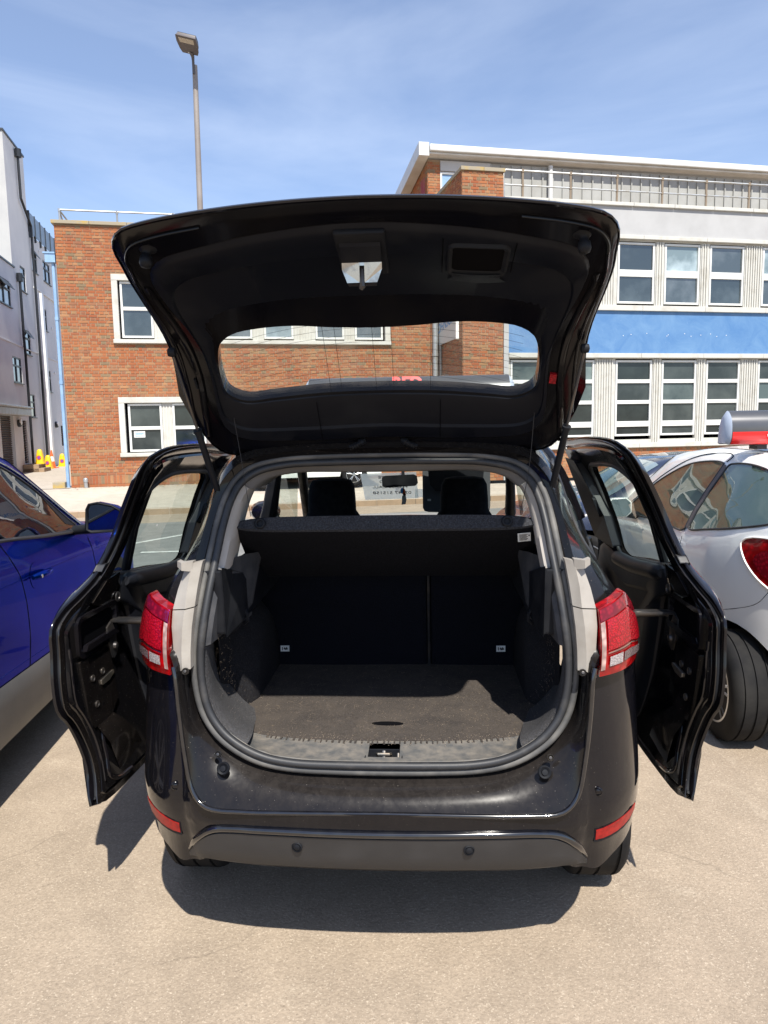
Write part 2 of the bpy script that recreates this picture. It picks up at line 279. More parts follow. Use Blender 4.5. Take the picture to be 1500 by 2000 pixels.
M['void'] = pm('dark_interior', (0.005,0.005,0.006), 0.95, spec=0.02)
M['leaf'] = pm('dry_leaf', (0.42,0.22,0.09), 0.8, col2=(0.50,0.33,0.17), vs=8)
M['hair'] = pm('pet_hair', (0.30,0.24,0.18), 0.6)

# ------------------------------------------------------------------ mesh helpers
class MB:
    def __init__(s): s.v = []; s.f = []
    def add(s, vs, fs):
        o = len(s.v); s.v += [tuple(v) for v in vs]; s.f += [tuple(i+o for i in f) for f in fs]; return s
    def box(s, x0,x1,y0,y1,z0,z1, mat=None):
        vs = [(x0,y0,z0),(x1,y0,z0),(x1,y1,z0),(x0,y1,z0),(x0,y0,z1),(x1,y0,z1),(x1,y1,z1),(x0,y1,z1)]
        if mat is not None: vs = [tuple(mat @ Vector(v)) for v in vs]
        return s.add(vs, [(0,3,2,1),(4,5,6,7),(0,1,5,4),(1,2,6,5),(2,3,7,6),(3,0,4,7)])
    def tube(s, pts, r, n=8, closed=False, flat=None):
        P = [Vector(p) for p in pts]; k = len(P); rr = r if isinstance(r,(list,tuple)) else [r]*k
        vs = []; up = None
        for i,p in enumerate(P):
            a = P[(i-1)%k] if (closed or i>0) else P[i]; b = P[(i+1)%k] if (closed or i<k-1) else P[i]
            t = (b-a).normalized()
            if up is None: up = Vector((0,0,1)) if abs(t.z)<0.9 else Vector((1,0,0))
            x = t.cross(up)
            if x.length < 1e-4: x = t.cross(Vector((1,0,0)))
            x.normalize(); y = x.cross(t); up = y
            for j in range(n):
                q = 2*math.pi*j/n; vs.append(p + x*math.cos(q)*rr[i] + y*math.sin(q)*rr[i])
        fs = []
        for i in range(k if closed else k-1):
            for j in range(n):
                a = i*n+j; b = i*n+(j+1)%n; c = ((i+1)%k)*n+(j+1)%n; d = ((i+1)%k)*n+j
                fs.append((a,b,c,d))
        if not closed: fs.append(tuple(range(n))); fs.append(tuple((k-1)*n+j for j in reversed(range(n))))
        return s.add(vs, fs)
    def grid(s, rows, close_u=False):
        m = len(rows); n = len(rows[0]); vs = [p for r in rows for p in r]; fs = []
        for i in range(m-1):
            for j in range(n if close_u else n-1):
                fs.append((i*n+j, i*n+(j+1)%n, (i+1)*n+(j+1)%n, (i+1)*n+j))
        return s.add(vs, fs)
    def prism(s, poly, fn0, fn1):
        """poly of 2D points, fn0/fn1 map a 2D point to the two sides"""
        n = len(poly); vs = [fn0(*p) for p in poly]+[fn1(*p) for p in poly]
        fs = [tuple(range(n)), tuple(reversed(range(n,2*n)))]+[(i,(i+1)%n,n+(i+1)%n,n+i) for i in range(n)]
        return s.add(vs, fs)
    def lathe(s, prof, origin=(0,0,0), axis='Z', n=24):
        vs=[]; o = Vector(origin)
        for (r,h) in prof:
            for j in range(n):
                q = 2*math.pi*j/n; a,b = r*math.cos(q), r*math.sin(q)
                v = {'Z':(a,b,h),'Y':(a,h,b),'X':(h,a,b)}[axis]
                vs.append(o+Vector(v))
        fs=[]
        for i in range(len(prof)-1):
            for j in range(n): fs.append((i*n+j,i*n+(j+1)%n,(i+1)*n+(j+1)%n,(i+1)*n+j))
        fs.append(tuple(range(n))); fs.append(tuple(range((len(prof)-1)*n,len(prof)*n)))
        return s.add(vs,fs)
    def xform(s, m): s.v = [tuple(m @ Vector(v)) for v in s.v]; return s
    def mirror(s): # add X mirror
        v0 = list(s.v); f0 = list(s.f); o = len(v0)
        s.v += [(-x,y,z) for x,y,z in v0]; s.f += [tuple(i+o for i in reversed(f)) for f in f0]; return s
    def mirrored(s):
        t = MB(); t.v = [(-x,y,z) for x,y,z in s.v]; t.f = [tuple(reversed(f)) for f in s.f]; return t
def mesh_of(name, mb, mat, smooth=35, bevel=0):
    me = bpy.data.meshes.new(name); me.from_pydata([tuple(v) for v in mb.v], [], mb.f)
    bm = bmesh.new(); bm.from_mesh(me)
    if smooth is not None: bmesh.ops.remove_doubles(bm, verts=bm.verts, dist=1e-5)
    if bevel: bmesh.ops.bevel(bm, geom=[e for e in bm.edges if len(e.link_faces)==2 and e.calc_face_angle(0)>R(35)], offset=bevel, segments=2, affect='EDGES', profile=0.6)
    bmesh.ops.recalc_face_normals(bm, faces=bm.faces); bm.to_mesh(me); bm.free()
    if smooth is not None and len(me.polygons):
        me.polygons.foreach_set('use_smooth',[True]*len(me.polygons)); me.set_sharp_from_angle(angle=R(smooth))
    me.materials.append(mat); return me
def put(name, me, parent=None, world=True):
    o = bpy.data.objects.new(name, me); COL.objects.link(o)
    if parent is not None:
        o.parent = parent
        if world: o.matrix_parent_inverse = wm(parent).inverted()
    return o
def wm(o):
    m = Matrix.LocRotScale(o.location, o.rotation_euler, o.scale)
    return m if o.parent is None else wm(o.parent) @ o.matrix_parent_inverse @ m
def part(name, mb, mat, parent=None, smooth=35, bevel=0, world=True, label=None, kind=None):
    o = put(name, mesh_of(name, mb, mat, smooth, bevel), parent, world)
    if label: o['label'] = label
    if kind: o['kind'] = kind
    return o
def thing(name, label, cat, loc=(0,0,0), rotz=0, group=None, rot=None):
    o = bpy.data.objects.new(name, None); COL.objects.link(o); o.location = loc
    o.rotation_euler = rot if rot else (0,0,rotz); o.empty_display_size = 0.2
    o['label'] = label; o['category'] = cat
    if group: o['group'] = group
    return o
def tag(o, label, cat, group=None):
    o['label'] = label; o['category'] = cat
    if group: o['group'] = group
    return o
def catmull(pts, n, closed=False):
    P = [Vector(p) for p in pts]; k = len(P); outp = []
    seg = k if closed else k-1
    for i in range(seg):
        p0 = P[(i-1)%k] if (closed or i>0) else P[0]*2-P[1]; p1 = P[i]; p2 = P[(i+1)%k]; p3 = P[(i+2)%k] if (closed or i<k-2) else P[-1]*2-P[-2]
        a = max((p1-p0).length,1e-6)**.5; b = max((p2-p1).length,1e-6)**.5; c = max((p3-p2).length,1e-6)**.5
        m1 = ((p1-p0)/a - (p2-p0)/(a+b) + (p2-p1)/b)*b; m2 = ((p2-p1)/b - (p3-p1)/(b+c) + (p3-p2)/c)*b
        for j in range(n):
            t = j/n; t2=t*t; t3=t2*t
            outp.append(p1*(2*t3-3*t2+1)+m1*(t3-2*t2+t)+p2*(-2*t3+3*t2)+m2*(t3-t2))
    if not closed: outp.append(P[-1].copy())
    return outp
def resample(pts, n):
    P = [Vector(p) for p in pts]; L=[0]
    for i in range(1,len(P)): L.append(L[-1]+(P[i]-P[i-1]).length)
    o=[]; j=0
    for i in range(n+1):
        d = L[-1]*i/n
        while j < len(L)-2 and L[j+1] < d: j+=1
        t = (d-L[j])/max(L[j+1]-L[j],1e-9); o.append(P[j].lerp(P[j+1], min(1,max(0,t))))
    return o
def itp(xs, ys):
    def f(q):
        if q <= xs[0]: return ys[0]
        for i in range(1,len(xs)):
            if q <= xs[i]: return ys[i-1]+(ys[i]-ys[i-1])*(q-xs[i-1])/(xs[i]-xs[i-1])
        return ys[-1]
    return f
def text_mesh(s, size, mat, name='lettering', extrude=0.001, shear=0.0, bold=0.0, align='CENTER'):
    c = bpy.data.curves.new('t','FONT'); c.body = s; c.size = size; c.extrude = extrude; c.shear = shear; c.offset = bold; c.align_x = align; c.align_y = 'CENTER'; c.resolution_u = 3
    o = bpy.data.objects.new('t', c); COL.objects.link(o)
    dg = bpy.context.evaluated_depsgraph_get(); me = bpy.data.meshes.new_from_object(o.evaluated_get(dg))
    bpy.data.objects.remove(o); bpy.data.curves.remove(c); me.name = name; me.materials.clear(); me.materials.append(mat); return me
def put_text(s, size, mat, m, parent, name='lettering', **kw):
    me = text_mesh(s, size, mat, name, **kw); me.transform(m); return put(name, me, parent)
def frame_m(o, x, y):
    x = Vector(x).normalized(); y = Vector(y).normalized(); z = x.cross(y)
    return Matrix(((x.x,y.x,z.x,o[0]),(x.y,y.y,z.y,o[1]),(x.z,y.z,z.z,o[2]),(0,0,0,1)))
# ================================================================== SETTING
def struct(name, mb, mat, smooth=None, label=None):
    o = part(name, mb, mat, None, smooth); o['kind'] = 'structure'; return o
TH = R(15.5); BU = Vector((math.cos(TH), math.sin(TH), 0)); BV = Vector((-BU.y, BU.x, 0)); B0 = Vector((-9.14,16.117,0))
def bw(u,v,z): return B0+BU*u+BV*v+Vector((0,0,z))
g = MB(); n = 24
def gz(x,y): return 0.0
g.grid([[(x,y,GZ) for x in (-300,-40,-12,-6,-3,0,3,6,12,40,300)] for y in (-300,-40,-10,-5,-2,0,2,5,8,12,20,40,300)])
struct('ground', g, M['ground'])
struct('road', MB().grid([[bw(u,v,GZ+0.004) for u in (-120,-20,-5,5,15,30,120)] for v in (-11.2,-8,-5.4)]), M['road'])
pv = MB(); us = [-120,-20,-10,-5,0,5,10,15,20,30,120]
pv.grid([[bw(u,v,z) for u in us] for v,z in ((-3.9,-0.16),(-3.9,-.005),(-3.88,0.0),(-3.75,0.001),(-0.2,0.225),(0.3,0.232))])
struct('pavement', pv, M['pavement'])
kb = MB()
for k in range(-24,34):
    u0 = k*0.915; kb.add([bw(u0+.005,-3.93,-.14),bw(u0+.910,-3.93,-.14),bw(u0+.910,-3.93,-.01),bw(u0+.005,-3.93,-.01),bw(u0+.910,-3.80,.005),bw(u0+.005,-3.80,.005)],[(0,1,2,3),(3,2,4,5)])
struct('kerb', kb, M['mortar'])
struct('alley_ground', MB().grid([[bw(u,v,0.236) for u in (-120,-20,-10,-4,-2,-.02)] for v in (-.22,5,10,20,60)]), M['alley'])
# road markings: bay lines seen through the left sliding door's window
mk = MB()
for a,b in (((-4.60,8.97),(-3.85,10.36)),((-4.10,8.20),(-3.2,8.32)),((2.6,9.8),(5.4,10.6))):
    a=Vector((*a,GZ+.008)); b=Vector((*b,GZ+.008)); t=(b-a).normalized(); s=Vector((-t.y,t.x,0))*.05
    mk.add([a-s,b-s,b+s,a+s],[(0,1,2,3)])
struct('road_marking', mk, M['road_paint'])

def holed(a0,a1,z0,z1,holes,fn,depth=0.12):
    """wall sheet with rectangular holes and reveals; fn(a, z, d) -> point, d = depth inwards"""
    A = sorted({a0,a1}|{h[0] for h in holes}|{h[1] for h in holes}); Z = sorted({z0,z1}|{h[2] for h in holes}|{h[3] for h in holes})
    m = MB()
    for i in range(len(A)-1):
        for j in range(len(Z)-1):
            ca=(A[i]+A[i+1])/2; cz=(Z[j]+Z[j+1])/2
            if ca<a0 or ca>a1 or cz<z0 or cz>z1: continue
            if any(h[0]<ca<h[1] and h[2]<cz<h[3] for h in holes): continue
            m.add([fn(A[i],Z[j],0),fn(A[i+1],Z[j],0),fn(A[i+1],Z[j+1],0),fn(A[i],Z[j+1],0)],[(0,1,2,3)])
    for h in holes:
        c=[(h[0],h[2]),(h[1],h[2]),(h[1],h[3]),(h[0],h[3])]
        for k in range(4):
            p,q=c[k],c[(k+1)%4]; m.add([fn(*p,0),fn(*q,0),fn(*q,depth),fn(*p,depth)],[(0,1,2,3)])
    return m
SHARED = {}
def brickwall(root, a0,a1,z0,z1,holes,fn,rot,name='brick',singles=300,key='w',pick=None,proud=0.009,shift=0.0):
    """English-bond brickwork. fn(a,z,d) local point, d>0 = into the wall."""
    stuff = MB(); done = 0; mats = M['brick']
    for L,nm in ((0.215,'s'),(0.1025,'h')):
        if key+nm not in SHARED:
            b = MB(); h=.065; e=.004
            vs=[(0,0,0),(L,0,0),(L,0,h),(0,0,h),(e,-proud,e),(L-e,-proud,e),(L-e,-proud,h-e),(e,-proud,h-e)]
            b.add(vs,[(0,1,5,4),(1,2,6,5),(2,3,7,6),(3,0,4,7),(4,5,6,7)]); SHARED[key+nm]=mesh_of('brick', b, mats, None)
    rows = int((z1-z0)/.075)
    for r in range(rows):
        z = z0+.005+r*.075; head = r%2==1; L = .1025 if head else .215; st = L+.01
        x = a0 - (0.056 if head else 0.0) + shift
        while x < a1:
            xa, xb = max(x,a0), min(x+L,a1)
            segs=[(xa,xb)]
            for h in holes:
                if h[2]-.02 < z+.035 < h[3]+.02:
                    ns=[]
                    for s,e in segs:
                        if e<=h[0] or s>=h[1]: ns.append((s,e))
                        else:
                            if s<h[0]-.02: ns.append((s,h[0]-.004))
                            if e>h[1]+.02: ns.append((h[1]+.004,e))
                    segs=ns
            for s,e in segs:
                if e-s<.03: continue
                full = abs((e-s)-L)<1e-6
                if full and done<singles and (pick is None or pick(s,z)) :
                    o = put(name, SHARED[key+('h' if head else 's')], root, world=False); o.location = fn(s,z,random.uniform(-.002,.002)); o.rotation_euler=(0,0,rot); done+=1
                else:
                    d=-proud+random.uniform(-.002,.003); q=.003; h=.065+random.uniform(-.003,.002)
                    ss=s+random.uniform(0,.003); ee=e-random.uniform(0,.003)
                    stuff.add([fn(ss,z,0),fn(ee,z,0),fn(ee,z+h,0),fn(ss,z+h,0),fn(ss+q,z+q,d),fn(ee-q,z+q,d),fn(ee-q,z+h-q,d),fn(ss+q,z+h-q,d)],[(0,1,5,4),(1,2,6,5),(2,3,7,6),(3,0,4,7),(4,5,6,7)])
            x += st
    o = put('brickwork', mesh_of('brickwork', stuff, mats, None), root, world=False); o['kind']='stuff'
    return done
def lpart(name, mb, mat, root, smooth=35, bevel=0, label=None):
    return part(name, mb, mat, root, smooth, bevel, world=False, label=label)
def window(root, u0,u1, rows, v, fr=.055, mull=.06, mat='upvc', gmat='glass_build', name='window', proud=.04, depth=.03):
    """frame mesh (ring, transoms) with one pane per light as sub-parts"""
    z0=rows[0][0]-fr; z1=rows[-1][1]+fr; m=MB()
    m.box(u0-fr,u0,v-proud,v+depth,z0,z1); m.box(u1,u1+fr,v-proud,v+depth,z0,z1)
    m.box(u0,u1,v-proud+.001,v+depth,z0,rows[0][0]); m.box(u0,u1,v-proud+.001,v+depth,rows[-1][1],z1)
    for i in range(len(rows)-1): m.box(u0,u1,v-proud+.002,v+depth,rows[i][1],rows[i+1][0])
    # inner sash lips
    w = lpart(name, m, M[mat], root, None, bevel=.006)
    for a,b in rows:
        p = MB(); p.box(u0-.004,u1+.004,v+.004,v+.012,a-.004,b+.004); tl = random.uniform(-.010,.010); p.v=[(x,y+(x-u0)*tl*.3+(z-a)*tl*.5,z) for x,y,z in p.v]
        lpart('pane', p, M[gmat], w, None)
    return w

# ------------------------------------------------------------------ brick building (left block)
bb = thing('brick_building', 'red brick two-storey building with white framed windows and a lichen-spotted roof coping', 'building', tuple(B0), TH)
Z0 = .20
H1 = (1.28,8.58,3.93,5.66); H2 = (1.28,5.05,1.0,2.55)
fA = lambda a,z,d: (a,d,z)
lpart('wall', holed(0,10.04,Z0,6.85,[H1,H2],fA,.25), M['mortar'], bb, None)
lpart('side_wall', MB().add([(0,0,Z0),(0,12,Z0),(0,12,6.85),(0,0,6.85)],[(0,1,2,3)]).add([(0,12,Z0),(10.04,12,Z0),(10.04,12,6.85),(0,12,6.85)],[(0,1,2,3)]), M['brick_dirty'], bb, None)
lpart('flat_roof', MB().box(0.02,10.02,.02,11.98,6.80,6.86), M['mortar'], bb, None)
brickwall(bb,0,10.04,.53,6.85,[H1,H2],fA,0,key='A',pick=lambda s,z: z>5.2 and s<2.1)
so_ = MB(); x=0.0
while x<10:
    for zz in ((.235,.30),): so_.box(x,x+.215,-.012,0,zz[0],zz[1])
    x+=.225
x=0.0
while x<10.0:
    so_.box(x,x+.065,-.010-random.uniform(0,.003),0,.31,.523); x+=.075
lpart('soldier_course', so_, M['brick'], bb, None)['kind']='stuff'
cp = MB(); x=-.06
while x<10.0: cp.box(x+.003,min(x+.9,10.03),-.07,.32,6.86,6.945); x+=.903
lpart('coping_stone', cp, M['coping'], bb, None, bevel=.008)
lpart('blue_downpipe', MB().tube([(-.09,.08,.22),(-.09,.08,5.9)],.045,10).tube([(-.09,.08,2.9),(-.09,.08,2.98)],.056,10).tube([(-.09,.08,4.5),(-.09,.08,4.58)],.056,10).box(-.26,-.02,-.02,.18,5.92,6.13).box(-.30,-.02,-.04,.2,6.13,6.17), M['blue_pipe'], bb)
lpart('downpipe', MB().tube([(9.86,-.09,.22),(9.86,-.09,6.8)],.085,14).tube([(9.86,-.09,3.62),(9.86,-.09,3.70)],.10,14).tube([(9.86,-.09,4.72),(9.86,-.09,4.80)],.10,14).tube([(9.86,-.09,2.55),(9.86,-.09,2.63)],.10,14), M['galv'], bb)
rl = MB(); rz=7.24
rl.tube([(.12,.15,rz),(9.9,.15,rz)],.022,8)
rl.tube([(.12,.15,rz),(.12,6,rz)],.022,8)
for i in range(8): rl.tube([(.12+1.38*i,.15,6.95),(.12+1.38*i,.15,rz)],.024,8); rl.tube([(.12+1.38*i,.15,rz-.05),(.12+1.38*i,.15,rz+.03)],.032,8)
for i in range(1,5): rl.tube([(.12,.15+1.4*i,6.95),(.12,.15+1.4*i,rz)],.022,8)
rl.tube([(.12,.2,rz-.03),(.12,.75,6.95)],.018,8)
lpart('roof_railing', rl, M['galv'], bb)
def surround(root, h, v, t=.15, sill=.10):
    m=MB(); u0,u1,z0,z1=h; p=v-.055
    m.box(u0-.0,u0+t,p,v+.12,z0+sill,z1-t); m.box(u1-t,u1,p,v+.12,z0+sill,z1-t)
    m.box(u0-.0,u1+.0,p-.006,v+.12,z1-t,z1); m.box(u0-.02,u1+.02,p-.035,v+.12,z0,z0+sill)
    return m
lpart('window_surround', surround(bb,H1,0), M['stone_white'], bb, None, bevel=.012)
lpart('window_surround', surround(bb,H2,0), M['stone_white'], bb, None, bevel=.012)
def piers(root, edges, z0, z1, v):
    for a,b in edges:
        m=MB(); m.box(a,b,v+.0,v+.10,z0,z1); x=a+.03
        while x<b-.05: m.box(x,x+.035,v-.018,v+.001,z0,z1-.03); x+=.075
        lpart('pier', m, M['stone_white'], root, None, bevel=.004)
UW=[(1.53,2.21),(2.62,3.30),(4.06,4.74),(5.16,5.84),(6.55,7.23),(7.64,8.32)]
for a,b in UW: window(bb,a,b,[(4.13,4.77),(4.86,5.44)],.05)
piers(bb,[(2.27,2.56),(3.36,4.00),(4.80,5.10),(5.90,6.49),(7.29,7.58)],4.03,5.51,.03)
LW=[(1.56,2.30),(2.68,3.42),(3.86,4.60)]
for a,b in LW: window(bb,a,b,[(1.18,1.70),(1.79,2.33)],.05,gmat='glass_build_low')
piers(bb,[(2.36,2.62),(3.48,3.80),(4.66,4.90)],1.10,2.40,.03)
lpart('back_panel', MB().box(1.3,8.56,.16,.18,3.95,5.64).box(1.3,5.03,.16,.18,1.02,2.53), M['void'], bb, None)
nt_ = lpart('paper_label', MB().box(1.62,1.90,.045,.049,1.50,1.67), M['label'], bb, None)
nt2 = lpart('print_line', MB().box(1.65,1.87,.042,.0449,1.60,1.615).box(1.65,1.84,.042,.0449,1.57,1.582).box(1.65,1.86,.042,.0449,1.53,1.545), M['sign_blue'], nt_, None)

# ------------------------------------------------------------------ white and blue office block with brick stair tower
ob = thing('office_block', 'white office block with a blue painted band and a brick tower at its left', 'building', tuple(B0), TH)
V=-2.0; fB = lambda a,z,d: (a,V+d,z)
TW=(10.04,11.14)
lpart('tower_wall', holed(TW[0],TW[1],Z0,8.0,[],fB), M['mortar'], ob, None)
brickwall(ob,TW[0],TW[1],Z0,8.0,[],fB,0,key='B',pick=lambda s,z: z<8)
fS = lambda a,z,d: (TW[0]+d,-a,z)     # side wall faces -u, a runs towards the viewer
sw = MB().add([(TW[0],V,Z0),(TW[0],1.0,Z0),(TW[0],1.0,8.0),(TW[0],V,8.0)],[(0,1,2,3)])
lpart('tower_side_wall', sw, M['mortar'], ob, None)
brickwall(ob,-1.0,2.0,Z0,8.0,[],lambda a,z,d:(TW[0]+d,-a,z),0,key='S',singles=0)
tc_ = MB().box(TW[0]-.04,TW[0]+.56,V-.05,V+.25,8.0,8.09).box(TW[0]+.565,TW[1]+.03,V-.05,V+.25,8.0,8.09).box(TW[0]-.04,TW[0]+.26,V+.255,1.0,8.0,8.09)
lpart('tower_coping', tc_, M['coping'], ob, None, bevel=.008)
lpart('tower_roof', MB().box(TW[0]+.02,TW[1]-.02,V+.02,1.0,7.7,7.74).box(TW[1]-.02,TW[1],V+.03,1.0,Z0,7.98), M['mortar'], ob, None)
E0=11.28; E1=23.5
lpart('corner_pilaster', MB().box(11.145,E0,V-.03,V+.1,Z0,7.33), M['render_white'], ob, None)
# windows
cols=[(11.42,12.34),(12.79,13.71),(14.45,15.43),(15.84,16.80),(17.22,18.18),(18.88,19.86),(20.27,21.23),(21.6,22.6)]
holesL=[(a-.07,b+.07,1.20,3.38) for a,b in cols]; holesU=[(a-.07,b+.07,4.80,6.46) for a,b in cols]
lpart('plinth_wall', MB().box(TW[1],E1,V+.02,V+.2,Z0,.98), M['mortar'], ob, None)
brickwall(ob,TW[1],E1,Z0,.98,[],lambda a,z,d:(a,V+.02+d,z),0,key='P',singles=0)
wl=holed(E0,E1,1.08,3.40,holesL,lambda a,z,d:(a,V+.06+d,z),.1); wl2=holed(E0,E1,4.76,6.5,holesU,lambda a,z,d:(a,V+.06+d,z),.1)
lpart('lower_wall', wl, M['stone_white'], ob, None); lpart('upper_wall', wl2, M['stone_white'], ob, None)
def ledge(z0,z1,out,name,mat='stone_white'):
    m=MB(); x=E0
    while x<E1: m.box(x+.002,min(x+1.9,E1),V-out,V+.1,z0,z1); x+=1.903
    lpart(name, m, M[mat], ob, None, bevel=.008)
ledge(.98,1.10,.07,'lower_sill'); ledge(3.40,3.52,.06,'lower_lintel'); ledge(4.64,4.78,.07,'upper_sill'); ledge(6.50,6.60,.05,'upper_lintel')
lpart('blue_band', MB().box(E0,E1,V-.0,V+.1,3.52,4.64), M['blue_panel'], ob, None)
fx=MB()
for i,x in enumerate([14.55,14.78,15.25,15.86,15.9,16.4,16.6,16.9,17.2,17.4,17.7]): fx.box(x,x+.018,V-.008,V,3.98+.1*((i*7)%3)/3,3.998+.1*((i*7)%3)/3)
lpart('fixing_stub', fx, M['white_plastic'], ob, None)
lpart('parapet_wall', MB().box(E0,E1,V+.01,V+.25,6.60,7.33), M['render_white'], ob, None)
cp=MB(); x=11.15
while x<E1: cp.box(x+.004,x+1.2,V-.06,V+.34,7.33,7.42); x+=1.205
lpart('parapet_coping', cp, M['stone_white'], ob, None, bevel=.01)
for i,(a,b) in enumerate(cols):
    window(ob,a,b,[(1.35,1.55),(1.70,2.17),(2.27,2.73),(2.83,3.29)],V+.10,gmat='glass_build_low'); window(ob,a,b,[(4.90,5.55),(5.73,6.38)],V+.10)
    nxt = cols[i+1][0] if i+1<len(cols) else None
    if nxt:
        for z0,z1 in ((1.10,3.38),(4.78,6.48)):
            m=MB(); x=b+.10
            while x<nxt-.12: m.box(x,x+.035,V+.03,V+.061,z0,z1-.02); x+=.075
            lpart('fluted_pier', m, M['stone_white'], ob, None)
# things seen inside: white roller blinds edges and office clutter
lpart('office_interior', MB().box(E0,E1,V+1.8,V+1.85,.9,6.6), M['void'], ob, None)
cl=MB(); cl.box(16.12,16.32,V+.5,V+.6,2.30,2.62); cl.tube([(16.36,V+.55,2.50),(16.42,V+.55,2.56),(16.5,V+.55,2.52),(16.48,V+.55,2.42)],.03,8)
# railing
rl=MB(); 
rl.tube([(11.2,V+.15,7.42),(11.2,V+.15,8.08),(11.26,V+.15,8.12),(E1,V+.15,8.12)],.026,8); rl.tube([(11.2,V+.15,7.76),(E1,V+.15,7.76)],.022,8)
lpart('terrace_railing', rl, M['galv'], ob)
x=11.72
while x<E1:
    lpart('railing_post', MB().tube([(x,V+.15,7.42),(x,V+.15,8.13)],.030,8).tube([(x,V+.15,8.08),(x,V+.15,8.16)],.042,8).tube([(x,V+.15,7.73),(x,V+.15,7.80)],.038,8), M['rust_post'], ob); x+=1.33
# set back top storey
lpart('terrace_floor', MB().box(TW[1],E1,V+.25,1.0,7.2,7.26), M['mortar'], ob, None)
C0=9.99
lpart('gable_wall', MB().add([(C0,1.0,6.8),(C0,8.0,6.8),(C0,8.0,8.2),(C0,1.0,9.33)],[(0,1,2,3)]).add([(C0,1.0,6.8),(10.36,1.0,6.8),(10.36,1.0,9.3),(C0,1.0,9.3)],[(0,1,2,3)]), M['mortar'], ob, None)
brickwall(ob,C0,10.36,7.0,9.3,[],lambda a,z,d:(a,1.0+d,z),0,key='C',singles=0)
brickwall(ob,-8.0,-1.0,7.0,9.2,[],lambda a,z,d:(C0+d,-a,min(z,9.33-(-a-1)*.16)),0,key='G',singles=0)
lpart('painted_patch', MB().box(C0-.014,C0-.0105,1.25,1.75,7.3,8.9), M['brick_dirty'], ob, None)
lpart('setback_wall', MB().box(10.80,E1+2,1.0,1.1,7.2,9.28), M['cladding'], ob, None)
m=MB(); x=11.9
while x<E1+2: m.box(x,x+.035,.955,1.0,7.25,9.25); x+=.325
lpart('cladding_rib', m, M['cladding'], ob, None)
lpart('corner_panel', MB().box(10.37,11.9,.97,.999,9.0,9.28), M['front_render'], ob, None)
window(ob,10.42,11.2,[(7.9,8.92)],1.02,gmat='blue_pipe',name='painted_window')
lpart('white_downpipe', MB().tube([(13.75,.88,7.25),(13.75,.88,9.28)],.07,10), M['roof_white'], ob)
lpart('roof_gutter', MB().box(9.97,E1+2,.62,.98,9.42,9.60).box(9.97,E1+2,.72,1.1,9.36,9.42), M['roof_white'], ob, None, bevel=.03)
lpart('barge_board', MB().add([(9.66,.70,9.30),(9.96,.70,9.30),(9.96,.70,9.66),(9.66,.70,9.66),(9.66,8.,8.14),(9.96,8.,8.14),(9.96,8.,8.5),(9.66,8.,8.5)],[(0,1,2,3),(4,5,6,7),(0,1,5,4),(1,2,6,5),(2,3,7,6),(3,0,4,7)]), M['roof_white'], ob, None)
lpart('roof_sheet', MB().add([(9.97,.98,9.63),(E1+2,.98,9.63),(E1+2,8,8.51),(9.97,8,8.51)],[(0,1,2,3)]), M['roof_white'], ob, None)
lpart('thin_pipe', MB().tube([(TW[0]-.05,-.16,3.05),(TW[0]-.05,-.16,6.9)],.035,8), M['orange'] if False else M['beige'], ob)
lpart('vent_cover', MB().box(TW[0]-.10,TW[0],-.75,-.42,2.72,3.0).box(TW[0]-.12,TW[0],-.77,-.40,3.0,3.06), M['galv'], ob, None)
# sign on the tower's side wall
sb = thing('sign_board', 'pale sign board with blue lettering on the shaded side wall of the brick tower', 'sign', tuple(bw(TW[0]-.06,-.9,4.6)), TH)
part('board', MB().box(TW[0]-.085,TW[0]-.045,-1.68,-.12,3.92,5.1).xform(Matrix.Translation(B0)@Matrix.Rotation(TH,4,'Z')), M['sign_pale'], sb, None)
part('board_edge', MB().box(TW[0]-.10,TW[0]-.02,-1.74,-1.68,3.90,5.12).xform(Matrix.Translation(B0)@Matrix.Rotation(TH,4,'Z')), M['white_plastic'], sb, None)
put_text('JOHNSONS',.36,M['sign_blue'],frame_m(bw(TW[0]-.0875,-.82,4.42),-BV+Vector((0,0,.10)),(0,0,1)),sb,shear=.25,bold=.006)
# ------------------------------------------------------------------ grey rendered building on the left
gb = thing('grey_building', 'tall grey rendered building with black downpipes receding beside the alley', 'building', tuple(B0), TH)
GU=-3.5
fG = lambda a,z,d: (GU-d,a,z)
WG=[(7.5,8.85,6.19,7.09),(10.6,11.33,7.13,8.07),(12.5,13.30,8.26,9.15),(14.3,15.53,8.22,9.1),(13.47,14.35,6.06,6.98),(10.63,11.35,4.73,5.67),(8.47,9.6,3.52,4.45),(13.5,14.35,3.45,4.38),(10.73,11.38,2.3,3.2),(9.1,9.67,.55,2.15),(13.6,13.95,.4,2.05),(15.58,16.15,1.08,2.0),(6.5,8.0,.25,2.3)]
def sel(f): return [w for w in WG if f(w)]
lpart('lower_block_wall', holed(2,9.9,.2,7.73,sel(lambda w:w[1]<9.8),lambda a,z,d:(GU+.06-d,a,z),.16), M['grey_render'], gb, None)
lpart('main_wall', holed(9.58,12.25,.2,12.55,sel(lambda w:w[0]>9.9 and w[1]<12.2),fG,.16), M['grey_render'], gb, None)
lpart('terrace_wall', holed(12.25,24,.2,9.72,sel(lambda w:w[0]>12.3),fG,.16), M['grey_render'], gb, None)
lpart('upper_block_front', MB().add([(GU,9.58,7.7),(GU-9,9.58,7.7),(GU-9,9.58,12.55),(GU,9.58,12.55)],[(0,1,2,3)]), M['front_render'], gb, None)  # front of the same walls; its sunlit look is put into this colour
